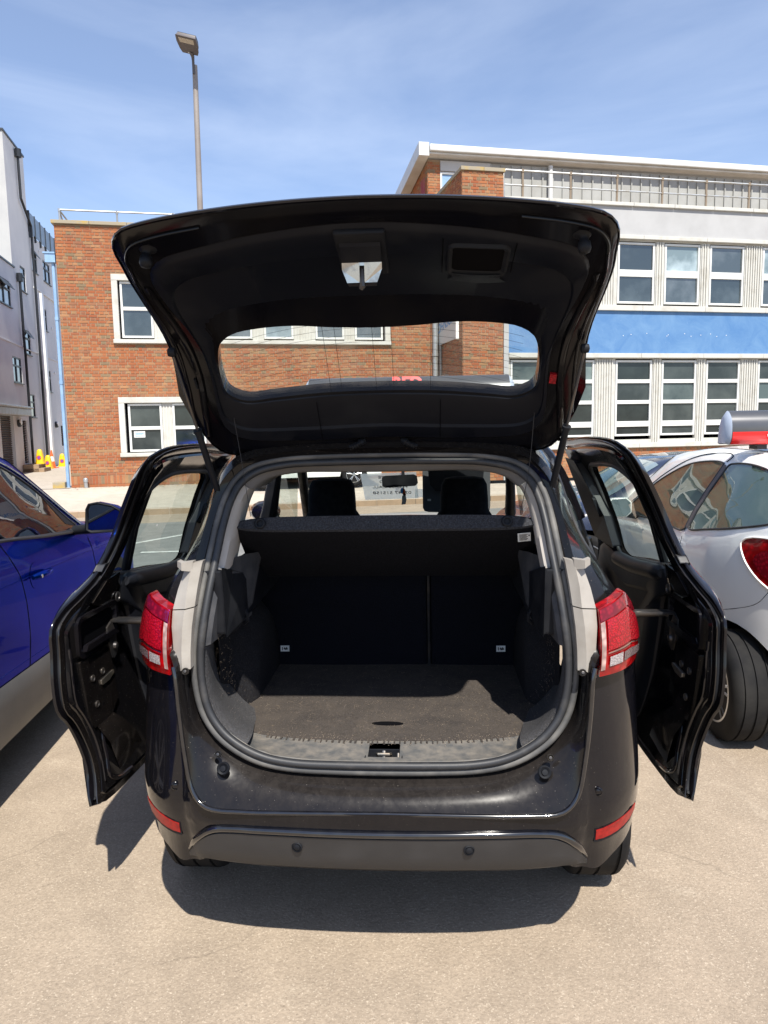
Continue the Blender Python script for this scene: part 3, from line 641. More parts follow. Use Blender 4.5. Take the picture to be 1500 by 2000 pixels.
lpart('roof_slab', MB().box(GU-9,GU+.04,9.54,12.28,12.55,12.62).box(GU-9,GU+.10,2,9.57,7.73,7.79).box(GU-9,GU-.01,12.25,24,9.70,9.73).box(GU-9,GU-.01,12.24,12.25,9.7,12.55), M['dark_frame'], gb, None)
lpart('end_walls', MB().add([(GU,24,.2),(GU-9,24,.2),(GU-9,24,9.7),(GU,24,9.7)],[(0,1,2,3)]).add([(GU,2,.2),(GU-9,2,.2),(GU-9,2,7.7),(GU,2,7.7)],[(0,1,2,3)]), M['grey_render'], gb, None)
lpart('string_course', MB().box(GU+.0,GU+.085,2,9.92,4.90,4.95).box(GU-.02,GU+.03,9.93,24,4.90,4.94).box(GU-.02,GU+.05,12.45,24,7.56,7.62), M['grey_render'], gb, None)
for w in WG[:9]:
    off = .06 if w[1]<9.8 else 0
    a0,a1,z0,z1 = w; x=GU+off-.065; m=MB(); f=.05; mid=a0+(a1-a0)*(.45 if a1-a0>1 else .0)
    m.box(x,x+.05,a0,a0+f,z0,z1); m.box(x,x+.05,a1-f,a1,z0,z1); m.box(x+.001,x+.051,a0+f,a1-f,z0,z0+f); m.box(x+.001,x+.051,a0+f,a1-f,z1-f,z1)
    if a1-a0>1: m.box(x+.002,x+.052,mid-.03,mid+.03,z0+f,z1-f)
    zt=z0+(z1-z0)*.66; m.box(x+.003,x+.054,a0+f,a1-f,zt-.03,zt+.03)
    wo=lpart('window', m, M['dark_frame'], gb, None); lpart('pane', MB().box(x-.002,x+.02,a0+.01,a1-.01,z0+.01,zt), M['glass_build'], wo, None)
    pt=MB().box(x-.002,x+.02,a0+.01,a1-.01,zt,z1-.01); pt.xform(Matrix.Identity(4)); lpart('pane', pt, M['glass_build'], wo, None)
    if w in (WG[0],WG[2],WG[5]): # tilted open top light
        lpart('open_light', MB().add([(x+.06,a0+f,z1-f),(x+.06,a1-f,z1-f),(x+.22,a1-f,zt+.02),(x+.22,a0+f,zt+.02),(x+.09,a0+f,z1-f),(x+.09,a1-f,z1-f),(x+.25,a1-f,zt+.02),(x+.25,a0+f,zt+.02)],[(0,1,2,3),(4,5,6,7),(0,1,5,4),(2,3,7,6),(1,2,6,5),(0,3,7,4)]), M['dark_frame'], wo, None)
    lpart('lit_reveal', MB().box(GU+off-.125,GU+off-.004,a1-.012,a1-.002,z0,z1), M['white_plastic'], wo, None)  # far reveal made white, its sunlight put into the colour
    lpart('window_sill', MB().box(GU+off-.12,GU+off+.05,a0-.03,a1+.04,z0-.035,z0-.001), M['dark_frame'], gb, None)
for a0,a1,z0,z1 in (WG[9],WG[10],WG[11]):
    off=.06 if a1<9.8 else 0; m=MB(); z=z0
    m.box(GU+off-.15,GU+off-.14,a0,a1,z0,z1)
    while z<z1-.03: m.add([(GU+off-.10,a0,z),(GU+off-.10,a1,z),(GU+off-.02,a1,z+.06),(GU+off-.02,a0,z+.06)],[(0,1,2,3)]); z+=.09
    lpart('louvre_door', m, M['pipe_black'], gb, None)
m=MB(); z=.27
while z<2.3: m.add([(GU-.08,6.5,z),(GU-.08,8.0,z),(GU-.03,8.0,z+.04),(GU-.03,6.5,z+.04),(GU-.08,8.0,z+.075),(GU-.08,6.5,z+.075)],[(0,1,2,3),(3,2,4,5)]); z+=.078
lpart('roller_shutter', m, M['shutter'], gb, None)
lpart('shutter_box', MB().box(GU+.062,GU+.42,5.0,9.02,2.30,2.56).box(GU+.0625,GU+.5,5.0,9.1,2.56,2.64), M['galv'], gb, None, bevel=.03)
lpart('downpipe', MB().tube([(GU+.16,9.83,7.35),(GU+.16,9.80,5.3),(GU+.12,10.02,4.6),(GU+.12,10.0,.25)],.05,8).tube([(GU+.16,9.83,7.3),(GU+.16,9.83,7.6)],.11,8), M['pipe_black'], gb)
lpart('downpipe', MB().tube([(GU+.10,11.07,12.2),(GU+.10,11.09,10.66),(GU+.10,12.34,9.95),(GU+.10,12.33,.25)],.05,8).tube([(GU+.12,11.07,12.15),(GU+.12,11.07,12.45)],.12,8), M['pipe_black'], gb)
lpart('white_duct', MB().box(GU+.002,GU+.22,12.75,13.05,.27,7.42), M['white_plastic'], gb, None)
for a in (8.54,14.56):
    off=.06 if a<9 else 0
    lpart('wall_lamp', MB().lathe([(.0,0),(.13,.0),(.14,.03),(.14,.08),(.11,.12),(.0,.13)],(GU+off,a,2.04),'X',14), M['dark_frame'], gb)
    lpart('lamp_cover', MB().lathe([(.0,.075),(.12,.076),(.128,.10),(.10,.125),(.0,.132)],(GU+off+.005,a,2.08),'X',14), M['white_plastic'], gb)
for i in range(9):
    a=12.32+i*.86
    lpart('balcony_screen', MB().box(GU+.02,GU+.05,a,a+.82,9.74,10.52), M['screen_mesh'], gb, None)
    lpart('screen_post', MB().box(GU-.02,GU+.08,a-.03,a-.002,9.5,10.56), M['dark_frame'], gb, None)
st = MB().box(GU+.07,GU+.62,8.7,9.72,.22,.52).box(GU+.07,GU+.80,8.7,9.72,.22,.38)
lpart('door_step', st, M['mortar'], gb, None, bevel=.01)
for a,z in ((15.1,6.3),(13.7,9.3),(15.0,4.35)): lpart('vent', MB().lathe([(0,0),(.05,0),(.05,.05),(0,.06)],(GU,a,z),'X',10), M['white_plastic'], gb)

# ------------------------------------------------------------------ street lamp
LX,LY,LZ=-4.93,14.52,.10
lt = thing('street_lamp', 'tall grey street lamp post with a flat square head rising above the open tailgate', 'street lamp', (LX,LY,LZ))
part('pole', MB().tube([(LX,LY,LZ),(LX,LY,1.5),(LX+.01,LY,5),(LX+.05,LY,9.62)],[.085,.07,.068,.056],16), M['lamppole'], lt)
part('base_door', MB().box(LX-.05,LX+.05,LY-.089,LY-.06,.6,1.2), M['lamppole'], lt, None)
Rt = Matrix.Translation((LX+.03,LY-.34,9.90)) @ Matrix.Rotation(R(3.6),4,'Z') @ Matrix.Rotation(R(14),4,'Y') @ Matrix.Rotation(R(-13),4,'X') @ Matrix.Rotation(R(180),4,'Z')
hp=[(-.215,.24),(.215,.24),(.225,.06),(.20,-.14),(.165,-.25),(-.165,-.25),(-.205,-.14),(-.228,.06)]
part('bracket', MB().tube([(LX+.04,LY-.06,9.42),(LX+.04,LY-.07,9.68),(LX+.04,LY-.08,9.76),(LX+.03,LY-.14,9.83)],[.03,.028,.035,.05],10), M['lampgrey'], lt)
hm = MB().prism(hp, lambda x,y:(x,y,-.035), lambda x,y:(x*.9,y*.9,.06)); hm.xform(Rt)
hd = part('lamp_head', hm, M['lampgrey'], lt, 30, .006)
lm = MB().prism([(-.155,.06),(.155,.06),(.165,.195),(-.165,.195)], lambda x,y:(x,y,-.042), lambda x,y:(x,y,-.03)); lm.xform(Rt)
part('lamp_lens', lm, M['lamplens'], hd, None)
part('sticker', MB().box(-.04,.035,-.23,-.205,-.04,-.034).xform(Rt), M['label'], hd, None)
# ------------------------------------------------------------------ cones
def roundel(root, c, nx, r):
    x=Vector(nx[0]); z=Vector(nx[1]); nrm=x.cross(z)
    def disc(r0,r1,off,mat,name):
        m=MB(); k=18; vs=[]
        for rr in (r0,r1):
            for j in range(k): a=2*math.pi*j/k; vs.append(Vector(c)+x*math.cos(a)*rr+z*math.sin(a)*rr+nrm*off)
        m.add(vs,[(j,(j+1)%k,k+(j+1)%k,k+j) for j in range(k)]); return part(name,m,mat,root,None)
    disc(.001,r*.8,.004,M['sign_blue2'],'roundel_disc'); disc(r*.76,r,.006,M['red_plastic'],'roundel_ring')
    a=Vector(c)+nrm*.008; d=(x*.7-z*.7); e=(x*.7+z*.7)*r*.1
    part('roundel_bar', MB().add([a-d*r*.8-e,a+d*r*.8-e,a+d*r*.8+e,a-d*r*.8+e],[(0,1,2,3)]), M['red_plastic'], root, None)
M['sign_blue2'] = pm('roundel_blue', (0.06,0.08,0.40), 0.5)
def ycone(u,v,z,label,yaw=0):
    p=bw(u,v,z); t=thing('no_waiting_cone', label, 'traffic cone', tuple(p), group='yellow no waiting cones beside the grey building')
    m=MB(); pr=[]
    for h,w in ((.0,.17),(.04,.17),(.045,.145),(.30,.115),(.46,.085),(.52,.07),(.55,.03)):
        s=w*.8; pr.append([Vector((x*w+ (0 if abs(x)==1 else 0), y*s, h)) for x,y in ((-1,-.7),(-.7,-1),(.7,-1),(1,-.7),(1,.7),(.7,1),(-.7,1),(-1,.7))])
    m.grid(pr,close_u=True); k=len(m.v); m.f.append(tuple(range(k-8,k)))
    Mx=Matrix.Translation(p)@Matrix.Rotation(TH-R(8)+yaw,4,'Z'); m.xform(Mx); part('cone_body', m, M['yellow'], t, 40)
    X=(Mx.to_3x3()@Vector((1,0,0))); Zv=(Mx.to_3x3()@Vector((0,.105,1))).normalized(); c=Mx@Vector((0,-.108,.24)); roundel(t,c,(X,Zv),.075)
ycone(-2.95,9.25,.52,'yellow no waiting cone standing on the grey step by the roller shutter')
ycone(-3.15,11.30,.236,'yellow no waiting cone standing in front of the orange traffic cone')
ycone(-3.0,13.1,.236,'yellow no waiting cone furthest along the alley, beside the white duct',R(10))
p=bw(-3.1,11.72,.236); t=thing('traffic_cone','orange and white traffic cone half hidden behind a yellow cone','traffic cone',tuple(p))
part('base_plate', MB().box(-.18,.18,-.18,.18,0,.03).xform(Matrix.Translation(p)), M['orange'], t, None)
def rr(h): return .14-.115*h/.72
for nm,mt,a,b in (('cone_body','orange',.03,.28),('reflective_band','white_plastic',.28,.48),('cone_tip','orange',.48,.74)):
    part(nm, MB().lathe([(rr(a),a),(rr(b),b)],tuple(p),'Z',16), M[mt], t)
# refuse bag, vent pipe, footing stone, leaf litter
p=bw(-3.05,14.0,.236); mb=MB(); bm=bmesh.new(); bmesh.ops.create_icosphere(bm,subdivisions=3,radius=.17)
for v_ in bm.verts:
    n_=noise.noise(v_.co*9+Vector((3,1,2)))*.05; v_.co*=1+n_*4; v_.co.z*=.7
vs=[tuple(v_.co+Vector(p)+Vector((0,0,.10))) for v_ in bm.verts]; fs=[tuple(x.index for x in f.verts) for f in bm.faces]; bm.free()
tag(part('refuse_bag', MB().add(vs,fs), M['pipe_black']), 'crumpled black refuse bag against the grey wall past the last cone', 'bag')
p=bw(.38,-.12,.21); tag(part('vent_pipe', MB().lathe([(.05,0),(.05,.16),(.062,.165),(.062,.25),(.05,.27),(.0,.28)],tuple(p),'Z',16), M['galv']), 'short grey pipe stub standing at the foot of the brick wall', 'pipe')
p=bw(-.28,.0,.22); tag(part('footing_stone', MB().box(-.16,.14,-.10,.14,0,.17).xform(Matrix.Translation(p)@Matrix.Rotation(TH,4,'Z')), M['coping'], None, None, .015), 'weathered stone block at the foot of the pale blue downpipe', 'stone')
lf=MB()
for i in range(650):
    u=random.uniform(.1,9.8); v=-abs(random.gauss(0,.16))-.02; s=random.uniform(.01,.045); a=random.uniform(0,6.28); p=bw(u,v,.222+.005*random.random()-.028*min(1,-v)); 
    d=Vector((math.cos(a),math.sin(a),random.uniform(-.3,.3)))*s; e=Vector((-math.sin(a),math.cos(a),random.uniform(-.2,.4)))*s*.6
    lf.add([p-d,p+e,p+d+Vector((0,0,s*.3)),p-e+Vector((0,0,.004))],[(0,1,2,3)])
o=part('leaf_litter', lf, M['leaf'], None, None); o['kind']='stuff'; o['label']='dry leaves and brick crumbs along the foot of the brick wall'; o['category']='litter'
# ================================================================== BLACK CAR with open tailgate and open sliding doors
car = thing('hatchback_car', 'black hatchback seen from behind with its tailgate raised and both sliding doors open', 'car', (0,0,0))
# closed-opening outline, right half, from top centre to bottom centre
SEAL = [(0,.43,1.54),(.18,.427,1.538),(.338,.418,1.531),(.438,.398,1.508),(.488,.368,1.470),(.513,.334,1.420),(.530,.29,1.345),(.543,.24,1.25),(.560,.185,1.13),(.574,.147,1.01),(.581,.142,.93),(.576,.136,.84),(.555,.130,.758),(.512,.118,.698),(.455,.108,.655),(.38,.10,.622),(.284,.096,.604),(.14,.094,.598),(0,.093,.597)]
# per station: gutter G, flange F, shoulder C
G_ = [(0,.42,1.556),(.18,.418,1.554),(.345,.41,1.546),(.455,.39,1.522),(.505,.36,1.478),(.532,.325,1.423),(.548,.285,1.347),(.562,.24,1.25),(.58,.195,1.13),(.594,.165,1.01),(.602,.165,.93),(.597,.16,.832),(.574,.155,.742),(.527,.145,.678),(.464,.135,.632),(.385,.125,.598),(.286,.118,.580),(.14,.115,.573),(0,.115,.571)]
F_ = [(0,.405,1.575),(.19,.40,1.572),(.36,.39,1.562),(.475,.37,1.535),(.525,.34,1.487),(.552,.305,1.427),(.570,.265,1.350),(.590,.215,1.25),(.61,.165,1.13),(.615,.120,1.01),(.613,.105,.925),(.606,.098,.815),(.590,.088,.715),(.552,.08,.64),(.49,.07,.59),(.40,.06,.562),(.295,.05,.550),(.14,.045,.543),(0,.043,.541)]
C_ = [(0,.43,1.603),(.195,.428,1.598),(.375,.42,1.586),(.495,.405,1.555),(.545,.385,1.500),(.572,.36,1.435),(.592,.33,1.350),(.63,.285,1.25),(.69,.235,1.13),(.70,.175,1.01),(.632,.072,.930),(.620,.065,.79),(.606,.055,.665),(.580,.042,.545),(.535,.026,.505),(.42,.016,.497),(.30,.012,.498),(.14,.01,.500),(0,.01,.501)]
T_ = [None]*10+[(.64,.085,.93),(.629,.078,.79),(.615,.068,.66),(.590,.055,.532),(.540,.040,.490),(.42,.030,.482),(.30,.026,.483),(.14,.024,.485),(0,.024,.486)]
NS=5
seal = catmull(SEAL,NS); gut = catmull(G_,NS); fl = catmull(F_,NS); cr_ = catmull(C_,NS)
b = MB()
inset = [p+Vector((0,.012,0))+((Vector((0,p.y,1.05))-p).normalized()*.004) for p in seal]
mid = [ (f*.45+c*.55)+Vector((0,-.004,.0)) for f,c in zip(fl,cr_)]
b.grid([inset,gut,[ (a+c)/2+Vector((0,.002,0)) for a,c in zip(gut,fl)],fl,mid,cr_]); 
tk = catmull(T_[10:],NS); b.grid([cr_[10*NS:], tk])
b.mirror(); body = part('body_flange', b, M['black_dusty'], car, 40)
# upper shell: roof edge, pillars, quarter, with the quarter window left open
S1 = [(0,.70,1.622),(.20,.70,1.617),(.40,.68,1.605),(.525,.60,1.572),(.575,.56,1.512),(.605,.53,1.44),(.632,.52,1.35),(.672,.50,1.25),(.745,.45,1.13),(.825,.42,1.01),(.842,.42,.90)]
S2 = [(0,1.0,1.635),(.22,1.0,1.628),(.42,1.0,1.612),(.57,1.0,1.572),(.645,1.0,1.512),(.69,1.0,1.44),(.735,1.0,1.35),(.775,1.0,1.25),(.815,1.0,1.13),(.862,1.02,1.01),(.872,1.02,.90)]
c11 = catmull(C_[:11],NS); c11=cr_[:10*NS+1]
s1 = catmull(S1,NS); s2 = catmull(S2,NS)
b = MB(); h1=[(a*.5+c*.5)+(a-Vector((0,1.2,.9))).normalized()*.012 for a,c in zip(c11,s1)]
b.grid([c11,h1,s1])
m_=MB(); m_.grid([s1,[(a+c)/2+Vector((.006 if a.x>.3 else 0,0,0)) for a,c in zip(s1,s2)],s2]); 
keep=[]
ncol=len(s1)
for f in m_.f:
    c=sum((Vector(m_.v[i]) for i in f),Vector())/4
    if 1.175<c.z<1.485 and c.x>.4: continue
    keep.append(f)
m_.f=keep; b.add(m_.v,m_.f); b.mirror(); 
part('body_shell', b, M['black'], car, 40)
for sgn in (1,-1):
    q=MB(); a=s1[4*NS+1:8*NS-1]; c=s2[4*NS+1:8*NS-1]; q.grid([[p+Vector((.002,0,0)) for p in a],[(p+r_)/2+Vector((.007,0,0)) for p,r_ in zip(a,c)],[p+Vector((.002,0,0)) for p in c]])
    if sgn<0: q=q.mirrored()
    part('quarter_window', q, M['glass_side'], car, 40)
    w=MB().tube([p+Vector((.004,0,0)) for p in a]+[p+Vector((.004,0,0)) for p in reversed(c)],.007,6,closed=True)
    if sgn<0: w=w.mirrored()
    part('quarter_window_seal', w, M['rubber'], car)
    bp=MB().tube([(p.x+.006,p.y,p.z) for p in catmull([(.80,.99,1.17),(.83,1.01,1.06),(.87,1.03,.9),(.875,1.03,.55),(.87,1.03,.28)],4)],.018,6)
    # trailing door aperture post
    bp.tube([(.775,1.0,1.25),(.735,1.0,1.35),(.69,1.0,1.44),(.645,1.0,1.512),(.60,1.0,1.56)],.026,8)
    if sgn<0: bp=bp.mirrored()
    part('aperture_post', bp, M['black_clean'], car)
# outer lower quarter and bumper
PL = [(0,0),(.1,.001),(.2,.004),(.3,.010),(.4,.018),(.52,.038),(.585,.055),(.60,.061),(.61,.066),(.62,.072),(.631,.078),(.68,.094),(.735,.130),(.785,.185),(.822,.26),(.848,.36),(.864,.48),(.872,.64),(.875,.82),(.875,1.03)]
PLc = [Vector((x,y,0)) for x,y in PL]
plan=[]
for i in range(len(PL)-1):
    k = 3 if i not in (6,7,8,9) else 2
    p0=PLc[max(i-1,0)] if i else Vector((-PL[1][0],PL[1][1],0)); p1=PLc[i]; p2=PLc[i+1]; p3=PLc[min(i+2,len(PL)-1)]
    for j in range(k):
        t=j/k; plan.append(0.5*((2*p1)+(-p0+p2)*t+(2*p0-5*p1+4*p2-p3)*t*t+(-p0+3*p1-3*p2+p3)*t**3))
plan.append(PLc[-1])
dz = itp([.24,.29,.335,.38,.425,.44,.46,.50,.60,.75,.84,.93],[.052,.044,.034,.019,.010,.004,.004,0,.012,.030,.046,.062])
ztop = itp([0,.42,.535,.580,.606,.620,.632],[.501,.497,.505,.545,.665,.79,.93])
def outer(i,z,extra=0):
    p=plan[i]; a=plan[max(i-1,0)]; c=plan[min(i+1,len(plan)-1)]; t=(c-a).normalized(); nrm=Vector((t.y,-t.x,0))
    side = min(1,max(0,(p.y-.15)/.2)); d=dz(z)*(1-.65*side)
    return Vector((p.x,p.y,z))-nrm*(d-extra)
def outer_at(x,z,extra=0):
    lo=min(range(len(plan)-1), key=lambda i: abs(outer(i,z).x-x) if plan[i].y<.6 else 9)
    i0=lo if outer(lo,z).x<=x else max(lo-1,0); a=outer(i0,z,extra); c=outer(i0+1,z,extra); t=(x-a.x)/max(c.x-a.x,1e-6); return a.lerp(c,min(1.2,max(-.2,t)))
rows=[]
for j in range(29):
    t=j/28; r=[]
    for i,p in enumerate(plan):
        zt=ztop(p.x) if p.x<.632 else .93
        zb=.296-.040*min(1,max(0,(p.x-.57)/.10))+.062*min(1,max(0,(p.x-.70)/.14))
        if p.y>.30:
            d2=.365**2-(p.y-.83)**2
            if d2>0: zb=max(zb,.20+math.sqrt(d2))
        zz=zb+(zt-zb)*t; r.append(outer(i,zz))
    rows.append(r)
low=[outer(i,v.z,-.035)-Vector((0,0,.010)) for i,v in enumerate(rows[0])]
b=MB().grid([low]+rows); b.mirror(); bump=part('bumper', b, M['black'], car, 50)
ce=[p+Vector((0,-.0015,-.003)) for p in cr_[10*NS:]]; ce=ce+[Vector((-p.x,p.y,p.z)) for p in reversed(ce[:-1])]
part('bumper_highlight_bead',MB().tube(ce,.0075,10),M['edge_gloss'],bump,60)  # bead added along the crease so a bright highlight line shows
# raised body-colour lip above the valance and the plastic valance
VT=[(0,.424),(.2,.424),(.38,.423),(.46,.419),(.53,.404),(.585,.362),(.628,.300)]
vt=catmull([(x,0,z) for x,z in VT],5)
lip=[]
for p in vt: q=outer_at(p.x,p.z+.012,.004); lip.append(q)
L=[Vector((-q.x,q.y,q.z)) for q in reversed(lip[1:])]+lip
part('bumper_lip', MB().tube(L,[.003,.006,.009]+[.011]*(len(L)-6)+[.009,.006,.003],10), M['edge_gloss'], bump, 60)
vr=[]
for s,ex in ((1,-.02),(1.0,.004),(.97,.010),(.5,.007),(.12,.004),(0,-.012)):
    r=[]
    for p in vt:
        zb=.288-.006*(p.x/.62)**2; z=zb+(p.z-zb)*s; r.append(outer_at(p.x,z,ex))
    vr.append(r)
r=[outer_at(p.x,.288,-.07)-Vector((0,0,.012)) for p in vt]; vr.append(r)
b=MB().grid(vr); b.mirror(); part('valance', b, M['valance'], bump, 45)
def sensor(x,z,mat='valance',r=.017,par=None):
    p=outer_at(abs(x),z,.0075 if mat=='plastic' else .001); q=outer_at(abs(x)+.01,z,.0065); t=(q-p).normalized(); nrm=Vector((t.y,-t.x,0)).normalized()
    if x<0: p.x*=-1; nrm.x*=-1
    b=MB().lathe([(r,0),(r,.003),(r*.82,.005),(r*.80,.001),(r*.6,.001),(r*.58,.004),(r*.3,.006),(0,.006)],(0,0,0),'Z',20)
    b.xform(Matrix.Translation(p)@nrm.to_track_quat('Z','Y').to_matrix().to_4x4()); part('parking_sensor', b, M[mat], bump, 50)
sensor(-.259,.383,'plastic'); sensor(.259,.383,'plastic'); sensor(-.652,.538,'black_clean',.014); sensor(.652,.538,'black_clean',.014)
# lower reflectors, set in a dark recess
for sgn in (1,-1):
    def rf(ex,grow): 
        rws=[]
        for k in range(7):
            t=k/6; x=.650+(.803-.650)*t; zc=.390+(.416-.390)*t**1.4; hh=(.0175+.003*math.sin(t*3.1))*(1 if t<.9 else .6)+grow
            rws.append([outer_at(x-grow*(1-2*t)*1.0,zc-hh,ex),outer_at(x-grow*(1-2*t),zc+hh,ex)])
        return rws
    a=[[r_[0]-Vector((0,0,.006)),r_[1]] for r_ in rf(.001,.005)]; b=MB().grid(a); b = b if sgn>0 else b.mirrored(); part('reflector_recess', b, M['plastic'], bump, None)
    f=rf(.0035,0); bk=rf(-.004,0); b=MB().grid(f); k=7
    b.grid([[r_[0] for r_ in f],[r_[0] for r_ in bk]]).grid([[r_[1] for r_ in f],[r_[1] for r_ in bk]]).grid([f[0],bk[0]]).grid([f[-1],bk[-1]])
    b = b if sgn>0 else b.mirrored(); part('reflector', b, M['reflector'], bump, 30)
# underside, rear silencer area
b=MB().box(-.62,.62,.45,3.9,.17,.29).box(-.84,.84,1.30,2.95,.12,.30)
for k_ in (0,):
    r0_=[outer(i,.305) for i,p in enumerate(plan) if p.y<.5]; r0_=[Vector((-q.x,q.y,q.z)) for q in reversed(r0_[1:])]+r0_
    b.grid([[q+Vector((0,.012,0)) if abs(q.x)<.7 else q*1.0-Vector((.02*(1 if q.x>0 else -1),0,0)) for q in r0_],[Vector((q.x*.80,max(q.y,.10)+.06,.36)) for q in r0_],[Vector((q.x*.72,.75,.40)) for q in r0_]])
part('underbody', b, M['void'], car, None)
# -------- tail lights
TLP=[(.648,.092),(.66,.098),(.70,.122),(.745,.162),(.785,.222),(.805,.275),(.818,.335)]
tlp=catmull([(x,y,0) for x,y in TLP],4)
zlo=itp([.648,.72,.80,.83],[.895,.897,.905,.925]); zhi=itp([.648,.70,.752,.80,.83],[1.094,1.112,1.130,1.075,1.02])
def tl_pt(p,s,ex=0):
    x=p.x; z=zlo(x)+(zhi(x)-zlo(x))*s; up=max(0,(z-.93)); lean=.18*up; 
    i=min(range(len(tlp)),key=lambda k:abs(tlp[k].x-x)); a=tlp[max(i-1,0)]; c=tlp[min(i+1,len(tlp)-1)]; t=(c-a).normalized(); nrm=Vector((t.y,-t.x,0))
    bulge=.010*math.sin(math.pi*min(1,max(0,s)))
    q=Vector((x,p.y+lean*.9,z))+nrm*(bulge+ex+.004); q.x-=up*.10*max(0,(x-.7)/.1); return q
for sgn in (1,-1):
    def fin(b,name,mat,par,sm=40):
        b=b if sgn>0 else b.mirrored(); return part(name,b,M[mat],par,sm)
    sh=[[tl_pt(p,s) for p in tlp] for s in [i/14 for i in range(15)]]
    bk=[[q+Vector((-.004,.05,0)) for q in r] for r in sh]
    b=MB().grid(sh).grid([sh[0],bk[0]]).grid([sh[-1],bk[-1]]).grid([[r[0] for r in sh],[r[0] for r in bk]]).grid([[r[-1] for r in sh],[r[-1] for r in bk]])
    tl=fin(b,'tail_light','lens_rim',car)
    def region(i0,i1,s0,s1,ex,ns=6):
        pp=resample([tlp[k] for k in range(len(tlp))],40)[int(i0*40):int(i1*40)+1]
        g_=[[tl_pt(p,s0+(s1-s0)*k/ns,ex) for p in pp] for k in range(ns+1)]
        return MB().grid(g_)
    fin(region(.0,.05,.10,.80,.0035),'clear_edge','lens_edge',tl)
    fin(region(.09,.80,.37,.80,.004),'brake_lens','lens_red',tl)
    fin(region(.02,.86,.82,.985,.004,4),'upper_lens','lens_dark',tl)
    fin(region(.30,.80,.15,.27,.004,3),'reversing_lens','lens_smoke',tl)
    fin(region(.10,.29,.14,.28,.0045,3),'reversing_lens','lens_clear',tl)
    fin(region(.09,.74,.335,.35,.0055,1),'chrome_line','chrome',tl)
# -------- beige inner panels beside the lamps
def panel(pts_in,pts_mid,pts_out,name='inner_panel'):
    for sgn in (1,-1):
        b=MB(); f=[pts_in,pts_mid,pts_out]; f=[[Vector(p) for p in r] for r in f]; bk=[[p+Vector((0,.03,0)) for p in r] for r in f]
        b.grid(f).grid([f[0],bk[0]]).grid([f[-1],bk[-1]]).grid([[r[0] for r in f],[r[0] for r in bk]]).grid([[r[-1] for r in f],[r[-1] for r in bk]])
        if sgn<0:b=b.mirrored()
        part(name,b,M['beige'],car,25)
panel([(.588,.098,.912),(.587,.102,.97),(.583,.112,1.04),(.578,.130,1.097)],[(.611,.086,.912),(.611,.088,.97),(.607,.094,1.04),(.601,.106,1.095)],[(.646,.108,.885),(.644,.112,.97),(.648,.118,1.04),(.646,.128,1.088)])
panel([(.577,.131,1.101),(.571,.150,1.16),(.563,.175,1.222),(.560,.180,1.235)],[(.600,.108,1.099),(.596,.124,1.16),(.588,.150,1.215),(.586,.156,1.232)],[(.646,.130,1.092),(.634,.150,1.15),(.617,.168,1.205),(.614,.17,1.21)])
panel([(.585,.152,1.206),(.584,.155,1.238)],[(.612,.128,1.214),(.612,.130,1.238)],[(.632,.150,1.222),(.632,.152,1.240)],'panel_clip')
# bolts on the flange and rubber buffer sockets
for sgn in (1,-1):
    for (x,y,z,r,mt) in ((.600,.088,.908,.011,'steel_dark'),(.505,.072,.650,.011,'steel_dark'),(.486,.056,.612,.020,'plastic')):
        b=MB().lathe([(r,0),(r,.006),(r*.85,.009),(r*.5,.004),(r*.42,.010),(0,.011)],(0,0,0),'Z',18)
        b.xform(Matrix.Translation((x*sgn,y,z))@Vector((0,-1,.35)).to_track_quat('Z','Y').to_matrix().to_4x4()); part('buffer_socket' if r>.02 else 'bolt',b,M[mt],car,50)
# -------- weather seal
full=lambda L_: [Vector((-p.x,p.y,p.z)) for p in L_[1:]]+list(reversed(L_[:-1]))
def loop(L_): return [p for p in L_]+[Vector((-p.x,p.y,p.z)) for p in reversed(L_[1:-1])]
s_in=[p+(Vector((0,p.y,1.06))-p).normalized()*.012+Vector((0,-.004,0)) for p in seal]
s_out=[p+(Vector((0,p.y,1.06))-p).normalized()*-.011+Vector((0,.001,0)) for p in seal]
part('weather_seal', MB().tube(loop(s_in),.0125,10,closed=True), M['rubber'], car, 60)
part('seal_lip', MB().tube(loop(s_out),.0115,8,closed=True), M['rubber_lip'], car, 60)
# -------- inner surround
def inn(p,d,y): v=(Vector((0,p.y,1.06))-p); v.y=0; return p+v.normalized()*d+Vector((0,y,0))
def ring(i0,i1,offs,mat,name,mir=True):
    b=MB().grid([[inn(p,d,y) for p in seal[i0:i1+1]] for d,y in offs]); 
    if mir=='both': b.mirror(); return part(name,b,M[mat],car,50)
    part(name,b,M[mat],car,50); part(name,b.mirrored(),M[mat],car,50)
i_hd=4*NS; i_pl=7*NS+2; i_tr=10*NS-2; i_fl=15*NS
ring(0,i_hd,[(.015,.01),(.045,.03),(.052,.06),(.05,.30)],'headliner','headliner_edge','both')
ring(i_hd,i_pl,[(.015,.01),(.040,.02),(.048,.06),(.030,.22)],'pillar_trim','pillar_trim')
b=MB().grid([[inn(p,d,y) for p in seal[i_pl-1:i_tr+1]] for d,y in [(.012,.01),(.035,.03),(.042,.12),(.060,.22),(.085,.30),(.085,.36)]]); part('side_ledge',b,M['grey_trim'],car,40); part('side_ledge',b.mirrored(),M['grey_trim'],car,40)
ring(i_tr,i_fl-4,[(.012,.01),(.020,.03),(.018,.07),(.006,.13),(-.014,.20),(-.035,.28),(-.055,.40)],'carpet_side','side_carpet')
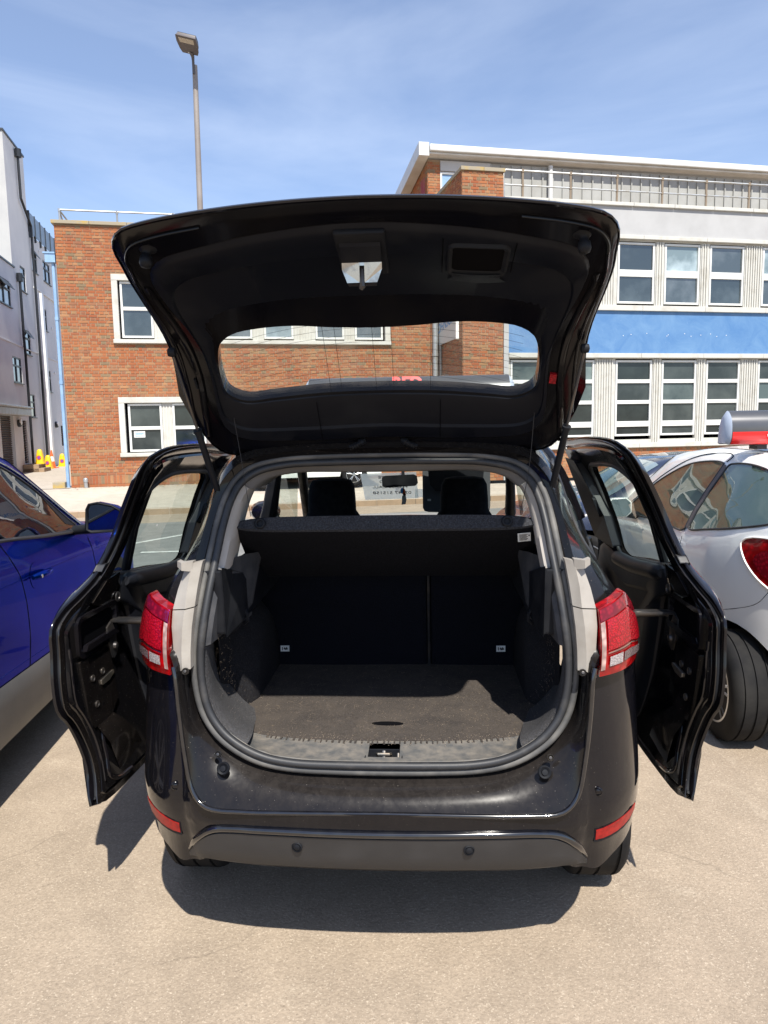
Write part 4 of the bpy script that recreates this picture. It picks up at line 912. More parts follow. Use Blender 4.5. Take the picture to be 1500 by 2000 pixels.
# side ledge tops carrying the shelf
for sgn in (1,-1):
    b=MB().prism([(.20,1.20),(.34,1.17),(.46,1.13),(.95,1.10),(.95,1.02),(.45,1.0),(.36,.97),(.22,.985)],lambda y,z:(.60,y,z),lambda y,z:(.505-.02*(y>.4),y,z))
    b=b if sgn>0 else b.mirrored(); part('shelf_support',b,M['plastic'],car,None,.008)
    hk=MB().tube([(.50,.42,1.02),(.485,.41,1.0),(.485,.41,.98),(.50,.42,.965)],.006,6); hk=hk if sgn>0 else hk.mirrored(); part('bag_hook',hk,M['plastic'],car)
    # boot side wall and wheel housing
    w=MB(); rws=[]
    for k in range(13):
        z=.55+.6*k/12; r=[]
        for j in range(15):
            y=.40+.75*j/14; d=1-((y-.80)/.30)**2-((z-.60)/.40)**2; x=.590-(.085*min(1,max(0,d)*2.2))
            r.append((x,y,z))
        rws.append(r)
    w.grid(rws); w=w if sgn>0 else w.mirrored(); part('boot_side_wall',w,M['carpet_shaded'],car,60)
# boot floor, sill plate
fb=MB(); rws=[]
def fy(x): return .243+.035*(abs(x)/.40)**3
for j in range(9):
    t=j/8; r=[]
    for k in range(25):
        x=-.565+1.13*k/24; y0=fy(x) if abs(x)<.45 else .243+.035*(.45/.40)**3+(abs(x)-.45)*1.2; y=y0+(1.02-y0)*t; r.append((x,y,.622+.0015*math.sin(x*9+y*7)))
    rws.append(r)
fb.grid(rws); fb.grid([rws[0],[(x,y-.002,z-.01) for x,y,z in rws[0]]]); floor=part('boot_floor',fb,M['carpet_floor'],car,50)
sl=MB(); rw=[]
for k in range(41):
    x=-.50+1.0*k/40
    i=min(range(len(seal)),key=lambda q:abs(seal[q].x-abs(x))+(0 if seal[q].z<.75 else 9)); zz=seal[i].z; yy=seal[i].y
    y1=fy(x) if abs(x)<.45 else .243+.035*(.45/.40)**3+(abs(x)-.45)*1.2
    rw.append([(x,yy+.006,zz+.004),(x,yy+.02,zz+.016),(x,yy+.05,max(.612,zz*.5+.31)),(x,y1-.018,.619),(x,y1+.004,.620)])
sl.grid(rw)
sl.f=[f for f in sl.f if not (abs(sum(sl.v[i][0] for i in f)/4)<.060 and .135<sum(sl.v[i][1] for i in f)/4<.20)]
sp=part('sill_plate',sl,M['dust_plastic'],car,40)
rb=MB()
x=-.40
while x<.40:
    y=fy(x)-.010; rb.box(x,x+random.uniform(.003,.007),y-.009+random.uniform(-.003,.003),y+.010,.616,.6243+random.uniform(-.001,.001)); x+=.0195+random.uniform(-.005,.005)
part('grip_ribs',rb,M['carpet_floor'],sp,None)['kind']='stuff'
dr=MB()
for i in range(420):
    x=random.uniform(-.44,.44); y=fy(x)+random.gauss(-.002,.02)-(abs(x)>.38)*0.0; s=random.uniform(.0005,.0018)
    dr.add([(x-s,y,.6225),(x,y-s,.6225),(x+s,y,.6225+s),(x,y+s,.6235)],[(0,1,2,3),(0,1,2)])
o=part('dirt_crumbs',dr,M['hair'],sp,None); o['kind']='stuff'
lc=MB().box(-.060,.060,.134,.20,.575,.58).box(-.060,-.056,.134,.20,.575,.613).box(.056,.060,.134,.20,.575,.613).box(-.056,.056,.196,.20,.575,.613).box(-.056,.056,.134,.138,.575,.607)
part('latch_pocket',lc,M['plastic'],car,None,.002)
part('striker',MB().tube([(-.022,.19,.59),(-.022,.16,.615),(-.018,.150,.618),(.018,.150,.618),(.022,.16,.615),(.022,.19,.59)],.0045,8).tube([(0,.14,.585),(0,.165,.622)],.006,8).tube([(.045,.14,.58),(.045,.17,.612)],.004,8),M['metal'],car)
part('floor_handle_slot',MB().lathe([(.0,0),(.5,0),(.5,.002),(.0,.002)],(0,0,0),'Z',24).xform(Matrix.Translation((0,.372,.6235))@Matrix.Diagonal((.108,.030,1,1))),M['void'],floor,None)
# fibres (pet hair) lying on the carpet
hb=MB()
for i in range(520):
    x=random.uniform(-.53,.53); y=random.uniform(.26,.98)**1; a=random.uniform(0,6.28); L_=random.choice((.005,.008,.012,.02,.03))*random.uniform(.6,1.2); c_=random.gauss(0,2.0); z=.6238
    P=[]; 
    for k in range(5): P.append(Vector((x,y,z+.0012*math.sin(k*.8)))); x+=math.cos(a)*L_/4; y+=math.sin(a)*L_/4; a+=c_/4
    w=.00022
    for k in range(4):
        d=(P[k+1]-P[k]).normalized(); s=Vector((-d.y,d.x,0))*w; hb.add([P[k]-s,P[k+1]-s,P[k+1]+s,P[k]+s],[(0,1,2,3)])
for i in range(260):
    sgn=random.choice((-1,1)); z=random.uniform(.68,.95); j=min(range(i_tr,i_fl),key=lambda q:abs(seal[q].z-z)); p=inn(seal[j],.040,.06+random.uniform(0,.18)); a=random.uniform(0,6.28); w=.0004
    P=[]
    for k in range(4): P.append(Vector((sgn*p.x-sgn*.002,p.y,p.z))); p=p+Vector((0,math.cos(a),math.sin(a)))*.005; a+=.4
    for k in range(3): hb.add([P[k]-Vector((0,0,w)),P[k+1]-Vector((0,0,w)),P[k+1]+Vector((0,0,w)),P[k]+Vector((0,0,w))],[(0,1,2,3)])
o=part('pet_hair',hb,M['hair'],floor,None); o['kind']='stuff'
# seat backs
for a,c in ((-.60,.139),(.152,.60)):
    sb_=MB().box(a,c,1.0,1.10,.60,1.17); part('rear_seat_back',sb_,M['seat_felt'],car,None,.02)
part('seat_gap_strap',MB().tube([(.145,.995,.62),(.145,1.0,1.1)],.006,6).tube([(.139,.985,.625),(.132,.975,.60)],.004,6),M['steel_dark'],car)
def small_label(x,z):
    l=part('seat_label',MB().box(x-.019,x+.019,.9955,.9985,z-.013,z+.013),M['label'],car,None)
    part('anchor_symbol',MB().add([(x-.013,.9945,z-.007),(x-.009,.9945,z-.007),(x-.009,.9945,z+.007),(x-.013,.9945,z+.007)],[(0,1,2,3)]).add([(x-.006,.9945,z-.001),(x+.001,.9945,z-.006),(x+.013,.9945,z-.004),(x+.012,.9945,z+.003),(x+.006,.9945,z+.008),(x+.004,.9945,z+.002),(x-.002,.9945,z+.007)],[tuple(range(7))]),M['ink'],l,None)
small_label(-.481,.694); small_label(.451,.694)
# front seats with tall headrest backs
for x in (-.427,.36):
    b=MB(); rws=[]
    for z,w,d in ((.95,.235,.13),(1.02,.22,.12),(1.10,.175,.10),(1.15,.142,.09),(1.22,.140,.09),(1.30,.134,.085),(1.335,.115,.075),(1.345,.07,.04)):
        rws.append([(x+w*math.copysign(abs(math.cos(q))**.45,math.cos(q)),2.25+d*math.copysign(abs(math.sin(q))**.6,math.sin(q)),z) for q in [2*math.pi*k/20 for k in range(20)]])
    b.grid(rws,close_u=True); b.f.append(tuple(len(b.v)-20+k for k in range(20))); part('front_headrest',b,M['headrest'],car,50)
    b=MB().box(x-.25,x+.25,2.15,2.32,.45,1.06); part('front_seat_back',b,M['headrest'],car,None,.05)
b=MB(); 
for x in (-.5,0,.5): b.box(x-.24,x+.24,1.0,1.5,.40,.58)
part('rear_seat_cushion',b,M['headrest'],car,None,.04)
part('dashboard',MB().box(-.72,.72,2.95,3.3,.55,.93),M['plastic'],car,None,.06)
part('steering_wheel',MB().tube([(.36+.18*math.cos(q),2.72+.07*math.sin(q),.84+.17*math.sin(q)) for q in [2*math.pi*k/24 for k in range(24)]],.016,8,closed=True),M['plastic'],car)
# roof, screen, front of the car
s2f=[Vector((0,2.55,1.60)),Vector((.22,2.53,1.595)),Vector((.42,2.5,1.575)),Vector((.56,2.45,1.54)),Vector((.635,2.4,1.49))]
s2f=catmull(s2f,NS); top=s2[:len(s2f)]
mid_=[(a+c)/2+Vector((0,0,.02)) for a,c in zip(top,s2f)]
b=MB().grid([top,mid_,s2f]); b.mirror(); part('roof_panel',b,M['black'],car,50)
b=MB().grid([[p-Vector((0,0,.055)) for p in L_] for L_ in ([q+Vector((0,-.28,-.01)) for q in top],mid_,s2f)]); b.mirror(); part('headliner',b,M['headliner'],car,50)
for sgn in (1,-1):
    b=MB().tube([(.635,1.0,1.515),(.655,1.7,1.515),(.64,2.40,1.485),(.70,2.85,1.22),(.745,3.25,1.0)],[.03,.03,.032,.032,.04],8)
    b.tube([(.70,2.02,1.50),(.76,2.06,1.20),(.82,2.08,1.0)],[.035,.045,.05],8)
    b=b if sgn>0 else b.mirrored(); part('roof_rail_and_pillar',b,M['plastic'],car,60)
    b=MB().grid([[(.86,2.08,.33),(.865,2.6,.33),(.85,3.0,.33)],[(.878,2.08,.7),(.88,2.6,.7),(.865,3.05,.7)],[(.835,2.08,1.0),(.83,2.6,.99),(.80,3.15,.98)]]); b=b if sgn>0 else b.mirrored(); part('front_door',b,M['black'],car,50)
    b=MB().grid([[(.825,2.12,1.01),(.80,3.1,.99)],[(.71,2.10,1.49),(.655,2.42,1.48)]]); b=b if sgn>0 else b.mirrored(); part('front_door_window',b,M['glass_side'],car,50)
    b=MB().lathe([(.0,-.04),(.07,-.03),(.09,.02),(.085,.05),(.0,.055)],(0,0,0),'Y',16).xform(Matrix.Translation((.98,2.85,1.08))@Matrix.Diagonal((1.2,1,.85,1))).tube([(.83,2.85,1.0),(.93,2.86,1.05)],.02,6); b=b if sgn>0 else b.mirrored(); part('door_mirror',b,M['black'],car,50)
b=MB().grid([[(x*.62,2.56-abs(x)**2*.13,1.575-.07*abs(x)**2) for x in (-1,-.6,-.2,.2,.6,1)],[(x*.68,2.95-abs(x)**2*.15,1.31-.05*x*x) for x in (-1,-.6,-.2,.2,.6,1)],[(x*.73,3.36-abs(x)**2*.16,1.0-.0*x*x) for x in (-1,-.6,-.2,.2,.6,1)]]); part('windscreen',b,M['glass_screen'],car,60)
rws=[]
for y,w,z in ((3.02,.83,1.0),(3.38,.80,.985),(3.7,.76,.93),(3.95,.66,.80),(4.02,.60,.62),(4.05,.6,.3)):
    rws.append([(-w,y,.3),(-w-.02,y,min(.62,z-.05)),(-w*.95,y,z-.06),(-w*.5,y,z-.008),(0,y,z),(w*.5,y,z-.008),(w*.95,y,z-.06),(w+.02,y,min(.62,z-.05)),(w,y,.3)])
part('bonnet',MB().grid(rws),M['black'],car,40)
# rear-view mirror, visor, headlining shade
part('rear_view_mirror',MB().prism([(-.125,1.252),(-.10,1.245),(.09,1.255),(.105,1.27),(.10,1.312),(.08,1.322),(-.11,1.315),(-.128,1.305)],lambda x,z:(x-.03,2.78,z),lambda x,z:(x-.03,2.82,z)).tube([(-.02,2.80,1.31),(-.02,2.84,1.42)],.012,6),M['plastic'],car,None,.004)
part('sun_visor',MB().prism([(.115,1.36),(.115,1.11),(.125,1.092),(.15,1.085),(.52,1.075),(.545,1.09),(.55,1.12),(.55,1.36)],lambda x,z:(x,2.72,z),lambda x,z:(x,2.735,z)),M['visor'],car,None,.004)
part('visor_label',MB().box(.142,.165,2.714,2.719,1.155,1.168),M['label'],car,None)
part('ceiling_console',MB().prism([(.16,1.38),(.17,1.27),(.20,1.235),(.46,1.225),(.49,1.26),(.50,1.38)],lambda x,z:(x,2.66,z),lambda x,z:(x,2.71,z)),M['trim_dark'],car,None,.01)
# rear wheels
def wheel(cx,cy,cz,r,w,par,side,spokes=5,front=False,mat='alloy',tread=True,nm='wheel'):
    t=MB(); gv=[q for c_ in (-.30,0,.30) for q in ((r,w*c_-.006),(r-.008,w*c_-.005),(r-.008,w*c_+.005),(r,w*c_+.006))]
    pr=[(r*.66,-w/2),(r*.80,-w/2-.008),(r*.93,-w/2+.002),(r*.985,-w/2+.02)]+gv+[(r*.985,w/2-.02),(r*.93,w/2-.002),(r*.80,w/2+.008),(r*.66,w/2)]
    t.lathe(pr,(cx,cy,cz),'X',48); wo=part(nm,t,M['tyre'],par,40)
    if tread:
        g_=MB()
        for k in range(60):
            q=2*math.pi*k/60; 
            for s,a0 in ((-1,.02),(1,-.02)):
                x0=cx+s*w*.41; ln=w*.075
                c0,s0=math.cos(q+a0),math.sin(q+a0); c1,s1=math.cos(q+a0+.035*(1 if s>=0 else -1)),math.sin(q+a0+.035*(1 if s>=0 else -1))
                rr_=r*.985-.0045; g_.add([(x0-ln,cy+c0*rr_,cz+s0*rr_),(x0+ln,cy+c1*rr_,cz+s1*rr_),(x0+ln,cy+c1*(rr_+.004),cz+s1*(rr_+.004)),(x0-ln,cy+c0*(rr_+.004),cz+s0*(rr_+.004))],[(0,1,2,3)])
                c2,s2_=math.cos(q+a0+.055),math.sin(q+a0+.055)
                g_.add([(x0-ln,cy+c0*(rr_+.004),cz+s0*(rr_+.004)),(x0+ln,cy+c1*(rr_+.004),cz+s1*(rr_+.004)),(x0+ln,cy+c2*(rr_+.004),cz+s2_*(rr_+.004)),(x0-ln,cy+c2*(rr_+.004),cz+s2_*(rr_+.004))],[(0,1,2,3)])
        part('tread_blocks',g_,M['tyre'],wo,None)['kind']='stuff'
    xf=cx+side*(w/2-.012); rim=MB().lathe([(r*.68,side*0),(r*.70,side*.012),(r*.64,side*.014),(r*.60,side*-.03),(r*.58,side*-.06)],(xf,cy,cz),'X',40)
    for k in range(spokes):
        q=2*math.pi*k/spokes+.3
        for dq in (-.13,.13):
            a=Vector((xf-side*.0,cy+math.cos(q)*r*.10,cz+math.sin(q)*r*.10)); e=Vector((xf+side*.004,cy+math.cos(q+dq)*r*.64,cz+math.sin(q+dq)*r*.64)); rim.tube([a,e],[r*.055,r*.045],6)
    rim.lathe([(0,side*.02),(r*.12,side*.018),(r*.15,0),(r*.15,side*-.05)],(xf,cy,cz),'X',20)
    part('rim',rim,M[mat],wo,40); part('brake_disc',MB().lathe([(0,0),(r*.56,0),(r*.56,.01),(0,.01)],(xf-side*.07,cy,cz),'X',24),M['steel_dark'],wo,None)
    return wo
for sx in (1,-1):
    wheel(sx*.762,.79,GZ+.33,.33,.215,car,sx,tread=False); wheel(sx*.762,3.32,GZ+.33,.33,.215,car,sx,tread=False)
# -------- parcel shelf
sh=thing('parcel_shelf','black felt parcel shelf tilted up on two cords across the open boot','shelf',(0,.35,1.33))
NP=24; top_=[];bot=[];lipb=[]
def shrow(f): return [f(-1+2*k/NP) for k in range(NP+1)]
e=lambda t: (1-abs(t)**10)
hw=.500
r0=shrow(lambda t:(t*hw*.985,.375,1.350-.004*t*t-(1-e(t))*.012)); r1=shrow(lambda t:(t*hw,.352,1.352-.004*t*t-(1-e(t))*.020)); r2=shrow(lambda t:(t*hw,.336,1.308+(1-e(t))*.012)); r2b=shrow(lambda t:(t*hw*.995,.342,1.300+(1-e(t))*.012))
r3=shrow(lambda t:(t*(hw+.005),.42,1.262)); r4=shrow(lambda t:(t*(hw+.025),.60,1.155)); r5=shrow(lambda t:(t*(hw+.045),.76,1.062)); r6=shrow(lambda t:(t*(hw+.045),.775,1.085)); r7=shrow(lambda t:(t*(hw+.02),.60,1.195))
body_=MB().grid([r2b,r3,r4,r5,r6,r7,r0]); body_.grid([[r[0] for r in (r2b,r3,r4,r5)],[r[0] for r in (r0,r0,r7,r6)]]).grid([[r[-1] for r in (r2b,r3,r4,r5)],[r[-1] for r in (r0,r0,r7,r6)]])
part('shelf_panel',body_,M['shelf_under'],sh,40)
part('shelf_lip',MB().grid([r0,r1,r2,r2b]),M['shelf'],sh,40)
for x in (-.412,.405):
    part('grommet',MB().lathe([(.019,0),(.019,.006),(.014,.009),(.010,.007),(.009,-.002),(0,-.002)],(0,0,0),'Z',18).xform(Matrix.Translation((x,.342,1.330))@Vector((0,-1,.30)).to_track_quat('Z','Y').to_matrix().to_4x4()),M['plastic'],sh,60)
lm=Matrix.Translation((.464,.372,1.275))@Matrix.Rotation(R(-60),4,'X')@Matrix.Rotation(R(-6),4,'Z')
lb=part('printed_label',MB().box(-.021,.021,-.0255+.008,.0255-.008,-.0055,-.004).xform(lm),M['label'],sh,None)
pb=MB(); 
for k in range(6): pb.box(-.016,.012-.004*(k%2),-.013+.0045*k,-.011+.0045*k,-.0065,-.0057)
pb.box(.014,.018,-.010,-.004,-.0065,-.0057); part('label_print',pb.xform(lm),M['ink'],lb,None)
# -------- tailgate
hy=itp([-.6,-.4,-.1,.06,.24,.42,.6],[2.13,2.13,2.06,1.97,1.79,1.60,1.40])
def hyS(y): return sum(hy(y+d) for d in (-.05,-.03,-.01,.01,.03,.05))/6
def HN(y): s=(hyS(y+.02)-hyS(y-.02))/.04; return Vector((0,-s,1)).normalized()
def hp_(x,y,off=0): return Vector((x,y,hyS(y)-.12*x*x))+HN(y)*off
OUT=[(0,.437),(.3,.437),(.53,.427),(.575,.392),(.60,.33),(.606,.25),(.603,.17),(.606,.09),(.612,.02),(.617,-.06),(.614,-.13),(.60,-.21),(.588,-.28),(.570,-.325),(.535,-.360),(.46,-.377),(.36,-.385),(.2,-.392),(0,-.395)]
GLS=[(0,.271),(.18,.271),(.34,.274),(.42,.274),(.462,.258),(.479,.24),(.482,.2),(.475,.152),(.455,.112),(.41,.091),(.35,.085),(.24,.086),(.12,.098),(0,.103)]
TRM=[(0,.405),(.25,.405),(.47,.375),(.512,.335),(.518,.28),(.508,.20),(.508,.12),(.526,.05),(.545,-.02),(.556,-.09),(.553,-.155),(.530,-.205),(.485,-.240),(.39,-.262),(.28,-.286),(.18,-.300),(.06,-.313),(0,-.314)]
def half(L_,i1,i2,n=(22,22,22)):
    c=catmull([(x,y,0) for x,y in L_],6); a,b_=i1*6,i2*6
    return resample(c[:a+1],n[0])+resample(c[a:b_+1],n[1])[1:]+resample(c[b_:],n[2])[1:]
def loop2(hf): return hf+[Vector((-p.x,p.y,0)) for p in reversed(hf[1:-1])]
lo=loop2(half(OUT,3,13)); lg=loop2(half(GLS,4,8)); lt_=loop2(half(TRM,3,12))
def rg(t,off,A=None,Bl=None,grow=0):
    A=A or lo; Bl=Bl or lg; r=[]
    for a,c in zip(A,Bl): p=a.lerp(c,t); r.append(hp_(p.x,p.y,off))
    return r
LO2=[]
for p in lo:
    k = 1.0+.035*max(0,1-abs((p.y-.23)/.11)) if p.y>.1 else 1.0
    LO2.append(Vector((p.x*k,p.y,0)))

fr_=MB().grid([rg(1,.03),rg(1,.0),rg(.55,-.004),rg(.12,-.006),rg(.05,-.002),rg(.0,.006)],close_u=True)
gate=part('tailgate',fr_,M['hatch_black'],car,40)
sk=MB().grid([rg(0,.002),rg(-.012,.003,LO2),rg(-.016,.007,LO2),rg(-.006,.012,LO2),rg(.10,.020),rg(.35,.040),rg(.7,.05),rg(1,.045),rg(1,.03)],close_u=True)
part('outer_skin',sk,M['black'],gate,50)
tr=MB().grid([rg(0,-.002,lt_),rg(.02,-.012,lt_),rg(.06,-.018,lt_),rg(.30,-.020,lt_),rg(.34,-.013,lt_),rg(.80,-.010,lt_),rg(.93,-.004,lt_),rg(1.0,.012,lt_)],close_u=True)
trimo=part('inner_trim',tr,M['trim'],gate,35)
gm=MB(); ctr=[hp_(0+ p.x*0, .185,.022) for p in lg]
gr=[]
for t in (1.0,.75,.5,.25,.02): gr.append([hp_(p.x*t, .187+(p.y-.187)*t, .018) for p in lg])
gm.grid(gr,close_u=True); rw=part('rear_window',gm,M['glass_rear'],gate,60)
def fine_wire(pts,w=.0007):
    m=MB()
    for a,c in zip(pts[:-1],pts[1:]):
        s=Vector((0,w*.7,-w)); m.add([a-s,c-s,c+s,a+s],[(0,1,2,3)])
    return m
hw_=MB()
for k in range(9):
    y=.105+.018*k; m=fine_wire([hp_(x,y+.035*(x/.45)**2-.012,.0165) for x in [-.46+.92*i/30 for i in range(31)] if abs(x)<(.46 if y<.25 else .42)],.00038); hw_.add(m.v,m.f)
part('heater_wires',hw_,M['ink'],gate,None)['kind']='stuff'
hv=MB()
for x in (-.155,-.12,.045,.16,-.01): 
    m=MB(); pts=[hp_(x,.10+.17*i/6,.0165) for i in range(7)]
    for a,c in zip(pts[:-1],pts[1:]): hv.add([a-Vector((.0006,0,0)),c-Vector((.0006,0,0)),c+Vector((.0006,0,0)),a+Vector((.0006,0,0))],[(0,1,2,3)])
part('window_busbars',hv,M['ink'],gate,None)['kind']='stuff'
# trim details: panel seams, handle pocket, latch cover, buffers, side stubs
def hbox(x0,x1,y0,y1,o0,o1): 
    P=[hp_(x,y,o) for o in (o0,o1) for x,y in ((x0,y0),(x1,y0),(x1,y1),(x0,y1))]; return MB().add(P,[(0,3,2,1),(4,5,6,7),(0,1,5,4),(1,2,6,5),(2,3,7,6),(3,0,4,7)])
def rrect(x0,x1,y0,y1,r,n=5):
    P=[]
    for cx,cy,a0 in ((x1-r,y1-r,0),(x0+r,y1-r,90),(x0+r,y0+r,180),(x1-r,y0+r,270)):
        for k in range(n+1): a=R(a0+90*k/n); P.append((cx+r*math.cos(a),cy+r*math.sin(a)))
    return P
pk=rrect(.206,.345,-.232,-.100,.018); pi_=rrect(.214,.337,-.224,-.110,.014)
b=MB().grid([[hp_(x,y,-.016) for x,y in rrect(.198,.353,-.240,-.090,.024)],[hp_(x,y,-.027) for x,y in rrect(.202,.349,-.236,-.094,.022)],[hp_(x,y,-.027) for x,y in pk],[hp_(x,y,-.0205) for x,y in pi_]],close_u=True)
part('pull_handle_bezel',b,M['plastic'],gate,30)
b=MB(); b.v=[tuple(hp_(x,y,-.0208)) for x,y in pi_]; b.f=[tuple(range(len(pi_)))]; part('pull_handle_pocket',b,M['void'],gate,None)  # flat near-black sheet; the depth of shade is put into its colour
b=MB().grid([[hp_(.215+.122*k/10,-.108,-.028-.004*math.sin(k/10*3.14)) for k in range(11)],[hp_(.215+.122*k/10,-.085,-.024) for k in range(11)],[hp_(.19+.17*k/10,-.06+.01*math.sin(k/10*3.14),-.016) for k in range(11)]]); part('pull_handle_grip',b,M['trim'],gate,40)
b=hbox(-.064,.056,-.30,-.10,-.026,-.010); part('latch_surround',b,M['plastic'],gate,None,.006)
b=MB(); x0,x1=-.054,.043
pts=[(-.262,-.030),(-.222,-.038),(-.188,-.052),(-.150,-.058)]
def lrow(y,o,t): ex=.006*t; return [hp_(x0+ex,y,o),hp_(x1-ex,y,o)]
b.grid([lrow(-.262,-.026,0),lrow(-.255,-.034,0),lrow(-.205,-.048,0)]); part('latch_cover',b,M['trim'],gate,None)
lp=[hp_(x0,-.205,-.048),hp_(x1,-.205,-.048),hp_(x1,-.198,-.062),hp_(x1-.012,-.190,-.092),hp_(x0+.012,-.190,-.092),hp_(x0,-.198,-.062)]
def pr_(poly,th): 
    a=[Vector(p) for p in poly]; n_=(a[1]-a[0]).cross(a[2]-a[1]).normalized()*th; m=MB(); k=len(a); m.add(a+[p+n_ for p in a],[tuple(range(k)),tuple(reversed(range(k,2*k)))]+[(i,(i+1)%k,k+(i+1)%k,k+i) for i in range(k)]); return m
cz=-.0055
L1=[lp[0],hp_(cz-.006,-.205,-.048),hp_(cz-.006,-.190,-.092),lp[4],lp[5]]; R1=[hp_(cz+.006,-.205,-.048),lp[1],lp[2],lp[3],hp_(cz+.006,-.190,-.092)]
b=pr_(L1,.004); c=pr_(R1,.004); b.add(c.v,c.f); ck=pr_([hp_(cz-.006,-.205,-.048),hp_(cz+.006,-.205,-.048),hp_(cz+.006,-.203,-.055),hp_(cz-.006,-.203,-.055)],.004); b.add(ck.v,ck.f)
part('latch_plate',b,M['chrome'],gate,None)
part('latch_hook',MB().tube([hp_(cz,-.193,-.060),hp_(cz,-.192,-.078),hp_(cz,-.185,-.098),hp_(cz-.004,-.18,-.104)],[.005,.006,.009,.006],8),M['steel_dark'],gate)
b=MB().add([hp_(x0+.012,-.190,-.094),hp_(x1-.012,-.190,-.094),hp_(x1-.014,-.165,-.090),hp_(x0+.014,-.165,-.090)],[(0,1,2,3)]); part('latch_base',b,M['steel_dark'],gate,None)
for x in (-.165,.118): # moulded seams on the trim
    pass
for x,y0,y1 in ((-.20,.285,.395),(.19,.285,.395),(.19,-.262,-.10),(.362,-.250,-.11)):
    part('trim_seam',MB().tube([hp_(x,y0+(y1-y0)*k/6,-.0205) for k in range(7)],.0012,4),M['void'],gate)
for sgn in (1,-1):
    x=.508*sgn; y=-.285; p=hp_(x,y,0); d=Vector((0,-.25,-1)).normalized()
    b=MB().lathe([(.024,0),(.024,.005),(.012,.010),(.010,.020),(.014,.024),(.0155,.038),(.012,.047),(0,.050)],(0,0,0),'Z',20).xform(Matrix.Translation(p)@d.to_track_quat('Z','Y').to_matrix().to_4x4()); part('rubber_buffer',b,M['plastic'],gate,60)
    # pressed step and sealing flange of the steel inner panel
    rr2=[hp_(sgn*xx,yy,-.006) for xx,yy in ((.60,.30),(.585,.20),(.580,.12),(.588,.04),(.597,-.04),(.596,-.12),(.582,-.20),(.565,-.27),(.53,-.315),(.46,-.335),(.36,-.345))]
    part('pressed_flange',MB().tube(catmull(rr2,4),.005,6),M['hatch_black'],gate,60)
    rr3=[hp_(sgn*xx,yy,-.004) for xx,yy in ((.575,.36),(.56,.28),(.545,.2),(.545,.12),(.56,.04),(.574,-.05),(.575,-.12))]
    part('pressed_rib',MB().tube(catmull(rr3,4),.012,6),M['hatch_black'],gate,60)
    # red block put in for a red glint; dark stub on the other side
    part('tailgate_side_stub',hbox(sgn*.515 if sgn>0 else -.535,.535 if sgn>0 else -.515,.20,.225,-.012,-.002) if sgn>0 else MB().tube([hp_(-.56,.19,-.008),hp_(-.56,.215,-.008)],.004,6),M['lens_red' if sgn>0 else 'plastic'],gate,None)
    # hinge
    hx=.318*sgn; b=MB().box(hx-.030,hx+.030,.415,.421,1.585,1.625).tube([(hx-.026,.418,1.59),(hx-.026,.432,1.555)],.004,6).tube([(hx+.026,.418,1.59),(hx+.026,.432,1.555)],.004,6).tube([(hx-.036,.414,1.592),(hx+.036,.414,1.592)],.0035,6)
    part('hinge',b,M['steel_dark'],gate,None,.001)
    # cable bellows
    bx=.075*sgn; pts=catmull([(bx*.9,.415,1.600),(bx*1.05,.405,1.590),(bx*1.4,.412,1.578),(bx*1.9,.43,1.570)],8); rad=[.009+(.002 if k%2 else 0) for k in range(len(pts))]; rad[:8]=[.013]*8
    part('cable_bellows',MB().tube(pts,rad,10),M['plastic'],gate,30)
    # gas strut
    a=Vector((.545*sgn,.345,1.415)); c=Vector((.588*sgn,.075,1.868)); 
    if sgn>0: c=Vector((.594,.09,1.852))
    s_=part('gas_strut',MB().tube([a,a.lerp(c,.49)],.0105,12).tube([a.lerp(c,.485),a.lerp(c,.505)],.0135,12),M['plastic'],car,60)
    part('strut_rod',MB().tube([a.lerp(c,.49),c],.0045,10),M['steel_dark'],s_,60)
    part('strut_ball',MB().lathe([(0,-.014),(.012,-.01),(.014,0),(.012,.01),(0,.014)],tuple(c),'X',12),M['plastic'],s_,60)
    part('strut_ball',MB().lathe([(0,-.016),(.013,-.012),(.013,.012),(0,.016)],tuple(a),'X',12),M['plastic'],s_,60)
part('shelf_cord',MB().tube(catmull([hp_(-.475,.31,-.012),(-.462,.345,1.50),(-.448,.36,1.352)],6),.0011,5),M['ink'],sh)
part('shelf_cord',MB().tube(catmull([hp_(.485,.31,-.012),(.475,.345,1.50),(.450,.36,1.352)],6),.0011,5),M['ink'],sh)
# -------- sliding doors
xd=itp([.2,.3,.6,.95,1.1,1.35,1.58,1.7],[1.03,1.06,1.11,1.13,1.11,1.01,.86,.75])
def xds(z): return sum(xd(z+d) for d in (-.06,-.03,0,.03,.06))/5
DO=[(2.04,.62),(2.06,1.0),(2.00,1.35),(1.92,1.53),(1.55,1.572),(1.05,1.588),(.80,1.578),(.70,1.552),(.685,1.50),(.725,1.42),(.755,1.33),(.75,1.22),(.69,1.125),(.56,1.070),(.44,1.035),(.375,.985),(.372,.90),(.355,.80),(.362,.70),(.415,.635),(.455,.55),(.472,.46),(.462,.40),(.440,.320),(.50,.297),(.75,.279),(1.1,.270),(1.6,.268),(1.98,.29)]
DG=[(1.70,1.02),(1.71,1.20),(1.66,1.40),(1.58,1.435),(1.40,1.452),(1.20,1.462),(1.03,1.458),(.93,1.43),(.875,1.39),(.845,1.34),(.825,1.27),(.80,1.19),(.785,1.125),(.80,1.10),(.87,1.085),(.98,1.070),(1.10,1.052),(1.25,1.035),(1.45,1.005),(1.60,.990)]
def anch(L_,idx,ns):
    c=catmull([(y,z,0) for y,z in L_],6,closed=True); N=len(c); outp=[]
    for k in range(len(idx)):
        a=idx[k]*6; e_=idx[(k+1)%len(idx)]*6
        if e_<=a: e_+=N
        seg=[c[q%N] for q in range(a,e_+1)]; outp+=resample(seg,ns[k])[:-1]
    return outp
